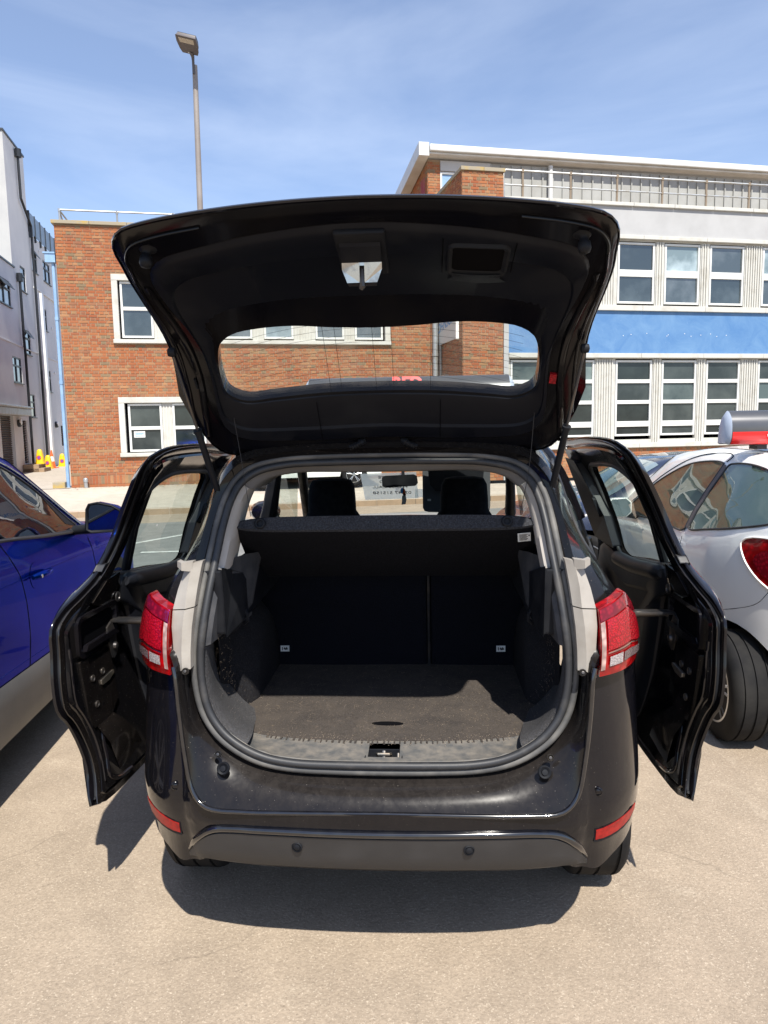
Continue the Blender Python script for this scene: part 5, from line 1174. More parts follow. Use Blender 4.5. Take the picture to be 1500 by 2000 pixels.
od=anch(DO,[0,3,7,12,23,28],[10,18,18,30,22,4]); gd=anch(DG,[0,2,8,12,13,19],[10,18,18,30,22,4])
def build_door(sgn,dy,label):

    def P(y,z,o): return (sgn*(xds(z)+o),y+dy,z)
    def rr_(t,o,A=od,Bl=gd): return [P(*(a.lerp(c,t))[:2],o) for a,c in zip(A,Bl)]
    # fixed-distance insets
    cxy=Vector((1.2,1.0,0))
    def insd(d):
        r=[];n_=len(od)
        for i in range(n_):
            a=od[i-1];c=od[(i+1)%n_];t=(c-a).normalized();nn=Vector((t.y,-t.x,0))
            if nn.dot(cxy-od[i])<0 and False: nn=-nn
            r.append(od[i]+nn*d)
        return r
    t0=(od[1]-od[-1]); area=sum(od[i].x*od[(i+1)%len(od)].y-od[(i+1)%len(od)].x*od[i].y for i in range(len(od)))
    sg = -1 if area>0 else 1
    def ro(d,o): return [P(p.x,p.y,o) for p in insd(d*sg)]
    b=MB().grid([rr_(1,.028),rr_(.6,.030),rr_(.15,.022),rr_(0,.004),ro(0,.001),ro(.004,-.004),ro(.040,-.010),ro(.046,-.028)],close_u=True)
    root=part('sliding_door',b,M['black_clean'],car,40,label=label)
    b=MB().grid([ro(.045,-.027),ro(.054,-.036),rr_(.42,-.030),rr_(.90,-.016),rr_(.97,.0),rr_(1,.02)],close_u=True)
    part('inner_frame',b,M['frame_black'],root,40)
    part('edge_seal',MB().tube([Vector(p) for p in ro(.030,-.010)],.006,6,closed=True),M['plastic'],root,60)
    part('window_seal',MB().tube([Vector(p) for p in rr_(.985,-.006)],.011,8,closed=True),M['rubber'],root,60)
    m=MB(); gr=[]
    for t in (1,.6,.3,.02): gr.append([P(1.25+(p.x-1.25)*t,1.22+(p.y-1.22)*t,.018) for p in gd])
    m.grid(gr,close_u=True); gl=part('door_window',m,M['glass_side'],root,60)
    part('window_divider',MB().tube([P(.90,1.40,.006),P(.925,1.25,.006),P(.965,1.068,.006)],.013,8),M['plastic'],root)
    part('window_divider',MB().tube([P(.925,1.41,.0),P(.955,1.25,.0),P(.995,1.068,.0)],.008,8),M['plastic'],root)
    # inner trim card
    TC=[(1.96,.45),(1.96,.98),(1.45,.985),(1.20,1.02),(.98,1.052),(.86,1.068),(.83,1.05),(.835,.98),(.90,.94),(.92,.80),(.95,.60),(.98,.45),(1.02,.38),(1.15,.345),(1.5,.34)]
    tcv=[Vector((p.x,p.y,0)) for p in catmull([(y,z,0) for y,z in TC],4,closed=True)]; cc=Vector((1.3,.72,0))
    def tr_(t,o): return [P(*(p.lerp(cc,t))[:2],o) for p in tcv]
    part('door_card',MB().grid([tr_(0,-.018),tr_(.02,-.040),tr_(.10,-.055),tr_(.35,-.06),tr_(.40,-.048),tr_(.95,-.045)],close_u=True),M['trim_dark'],root,40)
    arm=[(1.62,.995),(1.30,1.010),(1.0,1.045),(.86,1.062)]
    part('armrest',MB().tube(catmull([P(y,z-.015,-.045) for y,z in arm],5),[.012]+[.034]*13+[.030,.018],12),M['trim_dark'],root,60)
    part('front_post_trim',MB().prism([(1.60,1.03),(1.98,1.03),(1.96,1.30),(1.88,1.46),(1.70,1.45),(1.69,1.28),(1.64,1.18)],lambda y,z:P(y,z,-.055),lambda y,z:P(y,z,-.01)),M['trim_dark'],root,None,.008)
    part('door_pull',MB().prism(rrect(1.665,1.705,1.17,1.27,.015),lambda y,z:P(y,z,-.068),lambda y,z:P(y,z,-.05)),M['plastic'],root,None,.003)
    P0=P
    def P(y,z,o): return P0(y,z,o-.014)
    fb_=MB().grid([ro(.010,-.0085),ro(.012,-.0115),ro(.036,-.0145),ro(.038,-.011)],close_u=True)
    part('edge_flange',fb_,M['door_steel'],root,40)
    def rz(y0,y1,z0,z1,r,o0,o1): return rrect(y0,y1,z0,z1,r), o0, o1
    q=rrect(.47,.80,.845,.995,.03); q2=rrect(.49,.78,.862,.978,.02); q3=rrect(.50,.77,.87,.965,.02)
    part('hinge_recess',MB().grid([[P(y,z,-.016) for y,z in q],[P(y,z,-.034) for y,z in q],[P(y,z,-.034) for y,z in q2],[P(y,z,-.020) for y,z in q3]],close_u=True),M['black_clean'],root,30)
    m=MB(); m.v=[P(y,z,-.0205) for y,z in q3]; m.f=[tuple(range(len(q3)))]; part('recess_back',m,M['void'],root,None)
    part('recess_shelf',MB().prism([(.50,.868),(.77,.868),(.74,.885),(.52,.885)],lambda y,z:P(y,z,-.045),lambda y,z:P(y,z,-.026)),M['black_clean'],root,None,.002)
    pl=part('stamped_plate',MB().prism([(.478,.835),(.70,.835),(.72,.62),(.66,.585),(.515,.585),(.495,.65)],lambda y,z:P(y,z,-.030),lambda y,z:P(y,z,-.010)),M['door_steel'],root,None,.004)
    part('lower_pressing',MB().grid([[P(y,z,-.028) for y,z in ((.66,.583),(.60,.583),(.53,.583))],[P(y,z,-.040) for y,z in ((.72,.53),(.64,.52),(.575,.50))],[P(y,z,-.036) for y,z in ((.80,.45),(.70,.43),(.60,.42))],[P(y,z,-.020) for y,z in ((.86,.37),(.75,.36),(.64,.355))]]),M['door_steel'],root,60)
    part('upper_pressing',MB().prism([(.70,1.08),(.80,1.09),(.82,1.03),(.78,1.0),(.66,1.0),(.60,1.02)],lambda y,z:P(y,z,-.028),lambda y,z:P(y,z,-.012)),M['door_steel'],root,None,.006)
    part('post_pressing',MB().grid([[P(y,z,-.018) for y,z in ((.745,1.20),(.775,1.30),(.765,1.40),(.735,1.48),(.76,1.535))],[P(y,z,-.026) for y,z in ((.765,1.20),(.80,1.30),(.795,1.40),(.775,1.47),(.80,1.51))],[P(y,z,-.018) for y,z in ((.785,1.19),(.815,1.29),(.82,1.38),(.815,1.45),(.84,1.49))]]),M['frame_black'],root,60)

    for y,z in ((.545,.755),(.625,.755),(.555,.655)):
        part('bolt',MB().lathe([(.013,0),(.013,.003),(.009,.005),(.006,.001),(0,.001)],(0,0,0),'Z',16).xform(Matrix.Translation(P(y,z,-.030))@Vector((-sgn,0,0)).to_track_quat('Z','Y').to_matrix().to_4x4()),M['steel_dark'],root,50)
    part('hole',MB().lathe([(.007,0),(.007,.001),(0,.001)],(0,0,0),'Z',14).xform(Matrix.Translation(P(.60,.64,-.0305))@Vector((-sgn,0,0)).to_track_quat('Z','Y').to_matrix().to_4x4()),M['void'],root,None)
    part('door_latch',MB().prism([(.60,.712),(.66,.712),(.70,.725),(.70,.735),(.66,.732),(.60,.728)],lambda y,z:P(y,z,-.037),lambda y,z:P(y,z,-.028)),M['metal'],root,None,.002)
    part('pivot_bolt',MB().lathe([(.026,0),(.026,.004),(.014,.006),(.012,.016),(0,.018)],(0,0,0),'Z',16).xform(Matrix.Translation(P(.735,.82,-.030))@Vector((-sgn,0,0)).to_track_quat('Z','Y').to_matrix().to_4x4()),M['steel_dark'],root,50)
    part('pivot_bracket',MB().prism([(.70,.90),(.735,.915),(.765,.86),(.76,.79),(.725,.775),(.705,.82)],lambda y,z:P(y,z,-.034),lambda y,z:P(y,z,-.026)),M['steel_dark'],root,None,.002)
    # lower pressing: stepped fillet following the wheel arch cut
    st1=[P(y,z,-.020) for y,z in ((.66,.585),(.60,.575),(.565,.53),(.56,.45),(.55,.39),(.60,.35),(.72,.33))]
    part('pressed_step',MB().tube(catmull(st1,5),.010,6),M['black_clean'],root,60)
    st2=[P(y,z,-.018) for y,z in ((.43,.90),(.425,.80),(.43,.71),(.475,.64),(.515,.55),(.525,.46),(.515,.38))]
    part('pressed_step',MB().tube(catmull(st2,5),.009,6),M['black_clean'],root,60)
    part('drain_oval',MB().lathe([(1,0),(1,.002),(.8,.004),(0,.004)],(0,0,0),'Z',18).xform(Matrix.Translation(P(.56,.50,-.018))@Vector((-sgn,0,0)).to_track_quat('Z','Y').to_matrix().to_4x4()@Matrix.Diagonal((.016,.024,1,1))),M['black_clean'],root,50)
    part('door_stop',MB().prism([(.685,1.120),(.70,1.143),(.735,1.145),(.73,1.11)],lambda y,z:P(y,z,-.005),lambda y,z:P(y,z,.030)),M['rubber'],root,None,.004)
    part('lock_eyelet',MB().lathe([(.020,0),(.020,.004),(.012,.005),(.011,.001),(0,.001)],(0,0,0),'Z',16).xform(Matrix.Translation(P(.79,1.0,-.034))@Vector((-sgn,0,0)).to_track_quat('Z','Y').to_matrix().to_4x4()),M['steel_dark'],root,50)
    # roller arm to the body side
    y0=.80+dy
    am=MB().tube([(sgn*.865,y0+.02,.885),(sgn*.90,y0-.03,.905),(sgn*.95,y0-.04,.908),(sgn*1.07,y0-.02,.905)],[.010,.014,.013,.012],8).box(min(sgn*.93,sgn*1.09),max(sgn*.93,sgn*1.09),y0-.055,y0-.005,.908,.918)
    part('roller_arm',am,M['steel_dark'],root,40,.001)
    return root
build_door(1,0.0,'open right sliding door'); build_door(-1,-.10,'open left sliding door')
# -------- things in and on the car
def translucent(name,col,fac):
    m=bpy.data.materials.new(name); m.use_nodes=True; n=m.node_tree; n.nodes.clear(); o=node(n,'ShaderNodeOutputMaterial'); a=node(n,'ShaderNodeBsdfTransparent'); t=node(n,'ShaderNodeBsdfTranslucent'); d=node(n,'ShaderNodeBsdfDiffuse'); t.inputs[0].default_value=(*col,1); d.inputs[0].default_value=(*col,1)
    x=node(n,'ShaderNodeMixShader'); x.inputs[0].default_value=.4; y=node(n,'ShaderNodeMixShader'); y.inputs[0].default_value=fac
    n.links.new(t.outputs[0],x.inputs[1]); n.links.new(d.outputs[0],x.inputs[2]); n.links.new(a.outputs[0],y.inputs[1]); n.links.new(x.outputs[0],y.inputs[2]); n.links.new(y.outputs[0],o.inputs[0]); return m
M['notice']=translucent('thin_paper',(.85,.88,.86),.55); M['grey_ink']=pm('grey_print',(.10,.11,.12),.7)
ps=thing('paper_notice','white paper notice in the windscreen, its print seen reversed from inside','notice',(-.11,3.0,1.2))
nm_=Matrix.Translation((-.115,2.97,1.215))@Matrix.Rotation(R(-42),4,'X')
part('sheet',MB().box(-.19,.19,-.105,.20,0,.0008).xform(Matrix.Translation((-.115,2.99,1.205))@Matrix.Rotation(R(139),4,'X')@Matrix.Rotation(R(2),4,'Z')),M['notice'],ps,None)
def rtxt(s,size,dz_,x=0):
    t=R(139-180); o=Vector((-.115+x,2.99,1.205)); up=Vector((0,-math.cos(R(41)),math.sin(R(41)))); 
    put_text(s,size,M['grey_ink'],frame_m(o+up*dz_+Vector((0,-.003,-.003)),(-1,0,0),up),ps)
rtxt('SITE',.042,.155,-.04); rtxt('GROUND',.042,.105,.02); rtxt('PLEASE CALL',.042,.045,.0); rtxt('07547 515158',.047,-.025,.01)
ps2=tag(part('paper_card',MB().box(-.05,.05,-.05,.05,0,.0008).xform(Matrix.Translation((.105,3.02,1.18))@Matrix.Rotation(R(139),4,'X')),M['notice']),'small white card in the windscreen beside the hanging tags','card')
af=thing('air_freshener','bunch of small orange, blue and grey tags hanging from the rear-view mirror','air freshener',(-.02,2.79,1.25))
part('cord',MB().tube([(-.02,2.79,1.262),(-.02,2.79,1.235)],.0015,5),M['ink'],af)
for poly,mt in (([(-.035,1.235),(-.018,1.24),(-.014,1.21),(-.03,1.20),(-.04,1.215)],'sign_blue'),([(-.018,1.24),(-.006,1.225),(.0,1.19),(-.012,1.185),(-.024,1.20)],'orange'),([(-.022,1.20),(-.006,1.205),(.002,1.16),(-.004,1.13),(-.032,1.125),(-.027,1.16)],'galv'),([(-.026,1.19),(-.022,1.16),(-.030,1.155)],'ink')):
    part('tag',MB().prism(poly,lambda x,z:(x,2.775+.004*(mt=='ink'),z),lambda x,z:(x,2.779,z)),M[mt],af,None)
def roof_sign(name,label,cx,cy,cz,w,h,d,letters,shift=0):
    t=thing(name,label,'roof sign',(cx,cy,cz))
    prof=[(-.0,0),(-.02,.002),(-.045,.03*h/.2),(-.055,.09*h/.2),(-.045,.145*h/.2),(-.01,.185*h/.2),(.03,.198*h/.2),(.07,.17*h/.2),(.11,.09*h/.2),(.125,.0)]
    prof=[(p.x,p.y) for p in catmull([(a,b_,0) for a,b_ in prof],4)]
    split=.36*h
    def strip(sel,ex=0): 
        pp=[p for p in prof if sel(p)]; return MB().grid([[(x,cy+p[0]*d-ex,cz+p[1]) for p in pp] for x in (cx-w/2,cx+w/2)])
    sh_=part('shell',strip(lambda p:True),M['sign_grey'],t,60)
    pp=[p for p in prof if p[1]<=split+.004 and p[0]<.0]
    part('red_band',MB().grid([[(x,cy+p[0]*d-.002,cz+p[1]) for p in pp] for x in (cx-w/2+.004,cx+w/2-.004)]),M['red_plastic'],sh_,60)
    for s in (-1,1):
        m=MB(); n_=len(prof); m.add([(cx+s*w/2,cy+p[0]*d,cz+p[1]) for p in prof]+[(cx+s*(w/2+.022),cy+.02+(p[0]*d-.02)*.72,cz+p[1]*.80+.008) for p in prof],[(i,i+1,n_+i+1,n_+i) for i in range(n_-1)]+[tuple(range(n_,2*n_))]); part('end_cap',m,M['end_cap'],t,50)
    part('foot',MB().box(cx-w*.35,cx-w*.30,cy-.01,cy+.10,cz-.03,cz+.01).box(cx+w*.30,cx+w*.35,cy-.01,cy+.10,cz-.03,cz+.01),M['ink'],t,None)
    return t
M['end_cap']=pm('sign_end_cap',(.50,.56,.66),.4)
rs=roof_sign('roof_sign','grey curved roof sign on the black car, seen through the raised tailgate window',.06,1.42,1.680,.94,.20,1.0,'')
# rounded white badge and red block letters on its rear face
bd=MB(); k=16; cx=-.03; 
arc=[(cx-.10+.10*i/k, 1.815+.042*math.sin(math.pi*.5*i/k)) for i in range(k+1)]
part('white_badge',MB().grid([[(x,1.367+.35*max(0,z-1.80),z) for x,z in arc],[(x,1.367,1.78) for x,z in arc],[(x,1.366,1.72) for x,z in arc]]),M['white_plastic'],rs,None)
put_text('RED',.075,M['red_plastic'],frame_m((.055,1.366,1.846),(1,0,0),(0,.55,1)),rs,bold=.004)
# ================================================================== OTHER CARS
def build_car(root, T, paint, L, W, belt, tz, wfun, wheels, wr, sill, clad=None, top_in=.16, tumble=None):
    """closed body: rows along the length; T maps local (x,y,z) to world. belt(y), tz(y) heights, wfun(y) half width"""
    ys=[]; y=0
    while y<L: ys.append(y); y+=.06 if (y<.35 or y>L-.35) else .085
    ys.append(L)
    for wy in wheels:
        for k in range(-6,7): ys.append(wy+k*(wr+.06)/6*.999)
    ys=sorted(set(round(q,4) for q in ys if 0<=q<=L)); rows=[]
    def bott(y):
        z=sill(y)
        for wy in wheels:
            d2=(wr+.055)**2-(y-wy)**2
            if d2>0: z=max(z,wr+math.sqrt(d2))
        return z
    def prof(y):
        w=wfun(y); zb=bott(y); bz=min(belt(y),tz(y)-.02); t=tz(y); P=[]
        zm=[0,.12,.3,.5,.68,.84,.95,1.0]; xo=[.955,.975,.992,1.0,.997,.985,.968,.945]
        z0=sill(y)
        for a,xk in zip(zm,xo):
            z=zb+(bz-zb)*a; q=(z-z0)/max(bz-z0,.01); xk=itp([0,.12,.3,.5,.68,.84,.95,1.0],xo)(q); P.append((w*xk,y,z))
        gh=t-bz; 
        if gh>.12:
            wt=w*.945-top_in*min(1,gh/.45)-.03
            for a in (.25,.5,.75,.9): P.append((w*.945+(wt-w*.945)*a**1.15,y,bz+(gh-.05)*a))
            P.append((wt-.02,y,t-.035)); P.append((wt-.09,y,t-.012)); P.append((wt*.5,y,t)); P.append((0,y,t+.005))
        else:
            for a in (.25,.5,.75,.9,1): P.append((w*.945*(1-.10*a),y,bz+gh*a*.7))
            P.append((w*.72,y,t-.01)); P.append((w*.4,y,t)); P.append((0,y,t+.003))
        return P
    rows=[prof(y) for y in ys]
    b=MB().grid([r for r in rows]); n_=len(rows[0]); m=len(rows)
    # end faces
    b.grid([rows[0],[(0,p[1],p[2]) for p in rows[0]]]); b.grid([rows[-1],[(0,p[1],p[2]) for p in rows[-1]]])
    b.mirror(); b.xform(T); bo=part('body',b,paint,root,45)
    und=MB().box(-W*.68,W*.68,.25,L-.25,.20,.42); und.xform(T)
    part('underside',und,M['void'],root,None)
    def side(y,z,ex=0,s=-1):
        P=prof(y); 
        for a,c in zip(P[:-1],P[1:]):
            if a[2]<=z<=c[2] and c[2]>a[2]: x=a[0]+(c[0]-a[0])*(z-a[2])/(c[2]-a[2]); return T@Vector((s*(x+ex),y,z))
        return T@Vector((s*(P[0][0]+ex),y,z))
    return side, prof
def side_patch(side, poly, ex, s, mat, root, name, n=6, rimw=0, rimmat=None, ny=16, nz_=7):
    """panel following the body side inside a polygon given in (y,z)"""
    c=[(p.x,p.y) for p in catmull([(y,z,0) for y,z in poly],n,closed=True)] if n else [(p.x,p.y) for p in resample([Vector((y,z,0)) for y,z in poly+[poly[0]]],max(24,len(poly)*4))[:-1]]
    cx=sum(p[0] for p in c)/len(c); cz=sum(p[1] for p in c)/len(c)
    rings=[[side(cx+(y-cx)*t,cz+(z-cz)*t,ex,s) for y,z in c] for t in (1,.75,.5,.25,.02)]
    o=part(name,MB().grid(rings,close_u=True),mat,root,50)
    if rimw: part(name+'_seal',MB().tube([side(y,z,ex,s) for y,z in c],rimw,6,closed=True),rimmat,o,60)
    return o
def side_line(side, pts, ex, s, r, mat, root, name, n=5):
    return part(name,MB().tube([side(p.x,p.y,ex,s) for p in catmull([(y,z,0) for y,z in pts],n)],r,5),mat,root,60)

# ---------------- blue SUV on the left
hd_=R(8.1); P0=Vector((-1.744,1.024,0)); hdv=Vector((-math.sin(hd_),math.cos(hd_),0)); rt=Vector((math.cos(hd_),math.sin(hd_),0))
so_=P0-hdv*1.87-rt*.885
KS=(1.64-GZ)/1.64
so_=Vector((.15+(so_.x-.15)*KS,-2+(so_.y+2)*KS,GZ)); TS=Matrix.Translation(so_)@Matrix.Rotation(hd_,4,'Z')@Matrix.Scale(KS,4)
suv=thing('suv','blue SUV with grey lower cladding parked on the left beside the black car','car',tuple(so_),hd_)
tzS=itp([0,.08,.35,.8,1.6,2.3,2.55,3.25,3.30,3.9,4.25,4.42,4.46],[.95,1.15,1.50,1.60,1.635,1.60,1.545,1.10,1.085,1.02,.93,.75,.55])
def smooth(f,d=.06): return lambda y: sum(f(y+k*d/2) for k in (-2,-1,0,1,2))/5
beltS=itp([0,1.2,2.9,3.3,4.0,4.46],[1.20,1.18,1.075,1.04,.95,.70])
wS=itp([0,.1,.3,1.0,2.5,3.6,4.1,4.35,4.46],[.70,.80,.87,.905,.905,.895,.86,.76,.55]); silS=itp([0,.3,4.2,4.46],[.40,.27,.25,.32])
side,prof=build_car(suv,TS,M['blue'],4.46,.9,beltS,smooth(tzS),smooth(wS),(.85,3.50),.34,silS)
S=1
ST=[]
cl=MB(); rws=[]
ys=[1.28+(3.06-1.28)*k/24 for k in range(25)]
for a in range(7):
    t=a/6; rws.append([side(y,.26+(.565-.03*(y-1.28)-.26)*t,.012*(1 if 0<a<6 else 0)+.004,S) for y in ys])
part('lower_cladding',MB().grid(rws),M['grey_clad'],suv,50)
ar=MB(); rws=[]
for wy in (.85,3.50):
    rws=[]
    for rr_ in (.392,.41,.45,.475):
        rws.append([side(wy+math.cos(q)*rr_,.34+math.sin(q)*rr_,.010 if .4<rr_<.46 else .002,S) for q in [math.pi*k/24 for k in range(-3,28)]])
    part('wheel_arch_trim',MB().grid(rws),M['plastic'],suv,50)
win=[(1.98,1.175),(1.96,1.27),(1.98,1.50),(2.02,1.540),(2.25,1.510),(2.50,1.42),(2.72,1.285),(2.90,1.135),(2.97,1.080),(2.85,1.085),(2.5,1.11),(2.2,1.14)]
side_patch(side,[(y,z) for y,z in win],.004,S,M['glass_car'],suv,'front_door_window',4,.007,M['rubber'])
win2=[(1.05,1.24),(1.02,1.35),(1.10,1.48),(1.25,1.535),(1.60,1.56),(1.88,1.545),(1.90,1.45),(1.89,1.22),(1.6,1.225)]
side_patch(side,win2,.004,S,M['glass_car'],suv,'rear_door_window',4,.007,M['rubber'])
side_patch(side,[(1.905,1.215),(1.90,1.535),(1.975,1.535),(1.955,1.205)],.006,S,M['plastic'],suv,'pillar_cover',0)
side_patch(side,[(2.80,1.13),(2.66,1.33),(2.72,1.30),(2.93,1.14),(3.0,1.10),(2.9,1.105)],.006,S,M['plastic'],suv,'window_corner_trim',0)
side_line(side,[(1.0,1.195),(1.9,1.165),(2.5,1.105),(3.02,1.062)],.004,S,.010,M['rubber'],suv,'waist_seal')
side_line(side,[(1.0,1.30),(1.10,1.51),(1.35,1.565),(1.9,1.575),(2.2,1.545),(2.5,1.455),(2.76,1.305),(3.05,1.095)],.006,S,.007,M['chrome'],suv,'window_chrome_strip')
side_line(side,[(1.93,1.19),(1.955,1.10),(2.03,.98),(2.06,.80),(2.055,.60),(2.02,.42),(1.99,.28)],-.001,S,.0035,M['void'],suv,'door_gap')
side_line(side,[(3.03,1.06),(3.09,.92),(3.10,.70),(3.05,.45),(3.04,.28)],-.001,S,.0035,M['void'],suv,'door_gap')
side_line(side,[(1.0,.98),(1.9,.965),(2.6,.945),(3.2,.925),(3.7,.90)],-.0075,S,.010,M['blue'],suv,'body_crease',8)
side_line(side,[(1.25,.605),(1.9,.585),(2.6,.56),(3.0,.555)],-.0075,S,.010,M['blue'],suv,'body_crease',8)
# door handle with dished recess
hn=MB().tube([side(2.12,.955,.018,S),side(2.15,.958,.036,S),side(2.22,.956,.042,S),side(2.29,.953,.036,S),side(2.325,.951,.018,S)],[.013,.018,.019,.018,.013],10); ho=part('door_handle',hn,M['blue'],suv,60)
side_patch(side,[(2.15,.90),(2.13,.955),(2.16,1.0),(2.22,1.015),(2.28,1.0),(2.31,.955),(2.28,.905),(2.22,.89)],.002,S,M['blue'],suv,'handle_recess',3)
part('key_cover',MB().lathe([(.010,0),(.010,.003),(0,.004)],(0,0,0),'Z',14).xform(Matrix.Translation(side(2.145,.957,.052,S))@(rt).to_track_quat('Z','Y').to_matrix().to_4x4()),M['chrome'],ho,50)
# interior seen through the front window: seat, wheel, screen pillar
# mirror
mc=TS@Vector((1.075,2.80,1.165)); 
shp=[]
for k,(o,s) in enumerate(((-.075,.93),(-.07,1.0),(-.02,1.0),(.05,.85),(.09,.55),(.10,.05))):
    shp.append([(x*s,o,z*s) for x,z in [(-.11,-.075),(-.10,.055),(-.085,.085),(-.03,.095),(.06,.075),(.11,.045),(.12,.0),(.115,-.06),(.09,-.085),(-.08,-.09)]])
MMt=Matrix.Translation(mc)@Matrix.Rotation(hd_-R(4),4,'Z')
b=MB().grid(shp,close_u=True).xform(MMt); mo=part('door_mirror',b,M['blue'],suv,50)
part('mirror_glass',(lambda q:(q.add([(x*.88,-.0715,z*.88) for x,z in [(-.11,-.075),(-.10,.055),(-.085,.085),(-.03,.095),(.06,.075),(.11,.045),(.12,.0),(.115,-.06),(.09,-.085),(-.08,-.09)]],[tuple(range(10))]),q.xform(MMt))[1])(MB()),pm('mirror_silver',(.16,.17,.18),.03,metal=1.0),mo,None)
part('mirror_rim',MB().tube([MMt@Vector((x*.95,-.074,z*.95)) for x,z in [(-.11,-.075),(-.10,.055),(-.085,.085),(-.03,.095),(.06,.075),(.11,.045),(.12,.0),(.115,-.06),(.09,-.085),(-.08,-.09)]],.009,6,closed=True),M['plastic'],mo,60)
part('mirror_arm',MB().tube([MMt@Vector((-.06,.0,-.07)),TS@Vector((.90,2.86,1.085)),TS@Vector((.86,2.87,1.08))],[.035,.03,.03],8),M['plastic'],mo,60)
for wy in (.85,3.50):
    for sx in (1,-1):
        wo=wheel(sx*.79,wy,.34,.34,.215,suv,sx,spokes=6,tread=False)
        for o in [wo]+[c for c in bpy.data.objects if c.parent==wo]:
            o.data=o.data.copy(); 
        for o in [wo]+[c for c in bpy.data.objects if c.parent==wo]: o.data.transform(TS)
side_patch(side,[(3.95,.80),(4.02,.93),(4.15,.935),(4.28,.87),(4.36,.76),(4.20,.74)],.006,S,M['lens_clear'],suv,'headlight',3,.006,M['plastic'])
# windscreen and rear screen
for y0,y1,nm in ((2.45,3.20,'windscreen'),):
    rws=[]
    for k in range(9):
        y=y0+(y1-y0)*k/8; P=prof(y); rws.append([TS@Vector((P[i][0]*s,y,P[i][2]+.004)) for s,i in ((-1,-4),(-1,-3),(-1,-2),(1,-1),(1,-2),(1,-3),(1,-4))])
    part(nm,MB().grid(rws),M['glass_car_dark'] if 'glass_car_dark' in M else M['glass_build'],suv,50)

# ---------------- white car on the right, with a roof sign
ko=Vector((.15+2.28*KS,-2+3.20*KS,GZ)); TK=Matrix.Translation(ko)@Matrix.Scale(KS,4)
ka=thing('white_car','small white hatchback parked on the right carrying a grey and red roof sign','car',tuple(ko))
tzK=itp([0,.04,.12,.30,.55,.9,1.5,2.05,2.75,2.85,3.3,3.5,3.62],[.90,1.02,1.17,1.36,1.455,1.485,1.485,1.44,1.06,1.02,.92,.78,.5])
beltK=itp([0,.3,.6,1.0,2.0,2.8,3.62],[1.16,1.145,1.09,1.03,.975,.93,.62])
wK=itp([0,.06,.15,.30,.5,.7,1.0,1.5,2.6,3.2,3.5,3.62],[.42,.51,.59,.675,.75,.797,.826,.835,.82,.76,.62,.45]); silK=itp([0,.25,.4,3.3,3.62],[.36,.33,.25,.24,.32])
side,prof=build_car(ka,TK,M['white'],3.62,.83,beltK,smooth(tzK,.07),smooth(wK,.05),(.50,2.96),.285,silK,top_in=.20)
S=-1
qw=[(.28,1.165),(.26,1.20),(.30,1.26),(.40,1.33),(.55,1.385),(.75,1.41),(.93,1.405),(.975,1.395),(.985,1.34),(1.0,1.20),(1.005,1.07),(1.0,1.035),(.96,1.03),(.80,1.055),(.5,1.105)]
side_patch(side,qw,.005,S,M['glass_dark2'] if 'glass_dark2' in M else M['glass_car'],ka,'quarter_window',4,.006,M['rubber'])
dw=[(1.055,1.02),(1.05,1.05),(1.05,1.20),(1.04,1.36),(1.045,1.395),(1.08,1.405),(1.25,1.405),(1.55,1.37),(1.85,1.28),(2.10,1.165),(2.32,1.03),(2.40,.975),(1.8,.995),(1.4,1.01)]
side_patch(side,dw,.005,S,M['glass_car'],ka,'door_window',4,.006,M['rubber'])
side_patch(side,[(1.0,1.035),(.985,1.395),(1.035,1.395),(1.05,1.03)],.008,S,M['plastic_grey'] if 'plastic_grey' in M else pm('grey_pillar_trim',(.07,.062,.065),.5),ka,'pillar_cover',0)
side_line(side,[(1.05,1.02),(1.06,.80),(1.08,.55),(1.16,.40),(1.25,.27)],-.001,S,.003,M['void'],ka,'door_gap')
side_line(side,[(1.04,1.41),(1.02,1.44),(1.06,1.452),(1.4,1.44),(1.7,1.375),(2.05,1.23),(2.45,.99)],.003,S,.003,M['void'],ka,'door_gap')
side_line(side,[(.60,.655),(.45,.70),(.33,.755),(.27,.83)],-.001,S,.0022,M['void'],ka,'bumper_gap')
# tail light wrapping round the corner
side_patch(side,[(.42,1.065),(.45,1.035),(.42,.965),(.35,.895),(.24,.83),(.10,.80),(.02,.82),(.02,1.05),(.22,1.08)],.008,S,M['lens_rim'],ka,'tail_light',4,.006,M['white'])
side_patch(side,[(.30,1.02),(.36,.97),(.30,.90),(.18,.86),(.04,.85),(.04,1.02)],.011,S,M['lens_dark'],ka,'tail_light_lens',4)
side_patch(side,[(.16,.98),(.19,.94),(.16,.90),(.08,.89),(.05,.94),(.08,.98)],.014,S,M['lens_clear'],ka,'indicator_lens',4)
rws=[]
for k in range(7):
    y=.07+.30*k/6; P=prof(y); rws.append([TK@Vector((P[i][0]*s*.9,y-.006,P[i][2]+.004)) for s,i in ((-1,-4),(-1,-3),(-1,-2),(1,-1),(1,-2),(1,-3),(1,-4))])
part('rear_screen',MB().grid(rws),M['glass_build'],ka,50)
rws=[]
for k in range(9):
    y=2.05+.66*k/8; P=prof(y); rws.append([TK@Vector((P[i][0]*s,y+.002,P[i][2]+.004)) for s,i in ((-1,-4),(-1,-3),(-1,-2),(1,-1),(1,-2),(1,-3),(1,-4))])
part('windscreen',MB().grid(rws),M['glass_build'],ka,50)
